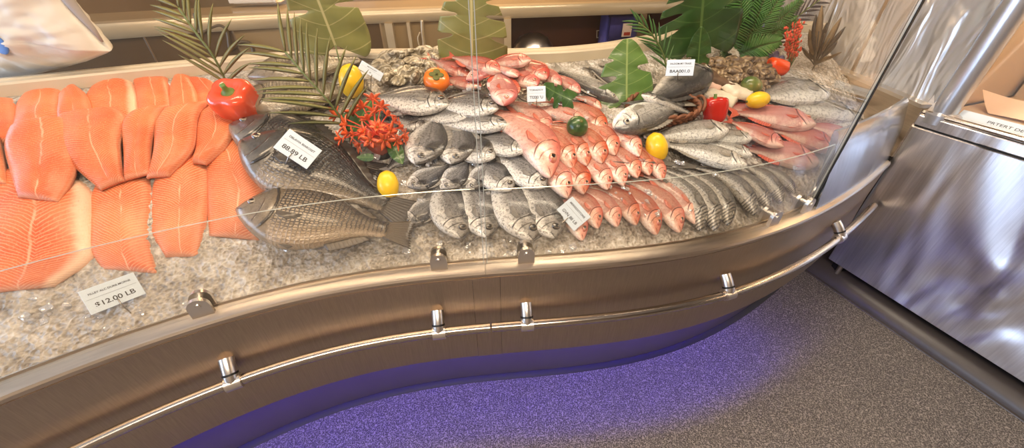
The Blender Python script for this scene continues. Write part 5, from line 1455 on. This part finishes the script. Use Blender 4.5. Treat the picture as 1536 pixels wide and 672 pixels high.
# ------------------------------------------------------------------ price cards
M_CARD = simple('white_card', (212, 226, 240), .35, coat=.3); M_INK = simple('dark_card_ink', (58, 54, 54), .6); M_LINE = simple('grey_card_line', (150, 152, 154), .6); M_PIN = simple('pin_metal', (170, 164, 156), .25, .9)
def text_mesh(body, h, mat, parent, x, y, z, bold=.0, maxw=None):
    cu = bpy.data.curves.new('writing', 'FONT'); cu.body = body; cu.size = h; cu.align_x = 'CENTER'; cu.align_y = 'CENTER'; cu.offset = bold*h; cu.extrude = h*.004
    to = bpy.data.objects.new('writing_source', cu); COL.objects.link(to); bpy.context.view_layer.update()
    dg = bpy.context.evaluated_depsgraph_get(); me = bpy.data.meshes.new_from_object(to.evaluated_get(dg)); bpy.data.objects.remove(to)
    xs_ = [v.co.x for v in me.vertices]; w = max(xs_)-min(xs_); s = 1.0 if not maxw else min(1.6, maxw/w)
    me.materials.clear(); me.materials.append(mat); o = bpy.data.objects.new('writing', me); COL.objects.link(o); o.parent = parent; o.location = (x, y, z); o.scale = (s, min(1.0, max(s, .7)), 1); return o
def card(tl, tr, bl, lift, l1, l2, label, pin, group='price cards on the ice', tilt=.35, h1=.15, h2=.26, pin_px=None, pt=None):
    cx, cy = (tr[0]+bl[0])/2, (tr[1]+bl[1])/2; c = on_bed(cx, cy, lift)
    n = (CAM-c)/np.linalg.norm(CAM-c) + np.array([0, 0, tilt]); n /= np.linalg.norm(n)
    def hit(p): d = ray(*p); t = np.dot(c-CAM, n)/np.dot(d, n); return CAM+d*t
    a, b_, e = hit(tl), hit(tr), hit(bl); X = b_-a; w = np.linalg.norm(X); Y = a-e; h = np.linalg.norm(Y - X*np.dot(Y, X)/w**2)
    t = thing('price_card', label, 'sign', group=group, mat=frame((b_+e)/2, X, n))
    MB().box((0, 0, 0), (w, h, .0022), 0, .0008).build('card', M_CARD, t, False)
    MB().box((0, h*.06, .0013), (w*.9, h*.012, .0004)).build('divider', M_LINE, t, False)
    text_mesh(l1, h*h1, M_INK, t, 0, h*.25, .0014, .018, w*.76); text_mesh(l2, h*h2, M_INK, t, 0, -h*.22, .0014, .016, w*.72)
    inv = t.matrix_world.inverted()
    if pin_px: end = on_bed(*pin_px, .0)
    else: end = None
    # the pin: clipped over the card's lower edge, then down into the ice
    st = np.array([pin*w, -h*.30, .0035]); s2 = np.array([pin*w, -h*.52, .0035])
    e_l = np.array(inv @ Vector(end)) if end is not None else s2 + np.array([0, -.06, -.01])
    q = MB(); q.tube([st, s2, e_l], .0018, 8); q.build('pin', M_PIN, t)
    return t
card((114, 439), (198, 409), (139, 472), .045, 'FILLEY ALC DURB MORNE', '$12.00 LB', 'grey white price card reading 12.00 in front of the salmon', .02, pin_px=(199, 472))
card((433, 192), (482, 225), (411, 222), .19, 'DBLAVIA BIAROSET', '88.89 LB', 'white price card pinned into the dark scaled fish', -.04, pin_px=(420, 268))
card((539, 88), (572, 108), (541, 105), .13, 'MORALIST', '0', 'white card turned sideways at the oysters beside the tall lemon', .1, h2=.2, pin_px=(556, 136), tilt=.1)
card((786, 130), (814, 129), (795, 153), .10, 'TORADOY', "TI200 'U", 'small white price card between the red heap and the snappers', 0, pin_px=(807, 172), tilt=.2)
card((1000, 90), (1042, 89), (999, 114), .20, 'SALDOM MY TRASE', 'BAA001.0', 'white price card standing upright above the wicker basket', -.05, pin_px=(1019, 152), tilt=.1)
card((859, 295), (887, 326), (833, 315), .075, 'MERRSDOTONS', 'GVN 88 LB', 'tilted blue white price card over the lowest snappers', 0, pin_px=(800, 362), tilt=.3)
# label strip in the cabinet
a, b_, e = ptcab(1450, 173, .10), ptcab(1540, 202, .10), ptcab(1443, 181, .075)
X = b_-a; X[2] = 0; w = .62
M4 = cab.matrix_world @ frame((a[0]+w/2-.02, .085, 1.036), (1, 0, 0), (0, -.75, .66))
t = thing('shelf_label_strip', 'white printed label strip on the lower edge inside the steel cabinet', 'label', mat=M4)
MB().box((0, 0, 0), (w, .05, .003)).build('strip', M_CARD, t, False)
text_mesh('PRTERT DE DE NTOOST TORT', .016, M_INK, t, -w*.08, 0, .0018, .01, w*.52)
# ------------------------------------------------------------------ loose ice chips over the fish
def chips():
    q = MB(); r_ = random.Random(11)
    areas = [((560, 180), (740, 300), 60, .08), ((750, 130), (1000, 300), 70, .07), ((620, 95), (820, 150), 30, .09), ((960, 190), (1140, 250), 26, .08), ((1040, 90), (1130, 160), 16, .06), ((930, 280), (1060, 330), 22, .07), ((1010, 240), (1200, 320), 22, .06), ((400, 350), (900, 385), 60, .012), ((20, 440), (340, 500), 30, .008), ((560, 160), (640, 230), 40, .06)]
    for (x0, y0), (x1, y1), n, lf in areas:
        for _ in range(n):
            p = on_bed(r_.uniform(x0, x1), r_.uniform(y0, y1), lf*r_.uniform(.6, 1.0)); s = r_.uniform(.004, .011)
            a = r_.uniform(0, 3); V = []
            for sx, sy, sz in [(-1, -1, -1), (1, -1, -1), (-1, 1, -1), (1, 1, -1), (-1, -1, 1), (1, -1, 1), (-1, 1, 1), (1, 1, 1)]:
                v = np.array([sx, sy*.75, sz*.45])*s*(1+r_.uniform(-.3, .3)); V.append((p[0]+v[0]*math.cos(a)-v[1]*math.sin(a), p[1]+v[0]*math.sin(a)+v[1]*math.cos(a), p[2]+v[2]+v[1]*.4))
            q.add(V, [(0, 2, 3, 1), (4, 5, 7, 6), (0, 1, 5, 4), (2, 6, 7, 3), (0, 4, 6, 2), (1, 3, 7, 5)])
    o = q.build('ice_chips', M_CHIP, None, False); prop(o, 'clear ice chips scattered over the fish', 'ice', None, 'stuff')
chips()

q = MB(); q.tube(curve_pts([on_bed(762, 128, .075), on_bed(772, 134, .07), on_bed(776, 144, .06), on_bed(786, 151, .055), on_bed(800, 153, .05)], 24), .0022, 6)
prop(q.build('black_cord', M_DARK), 'thin black cord lying on the ice left of the small price card', 'cord')
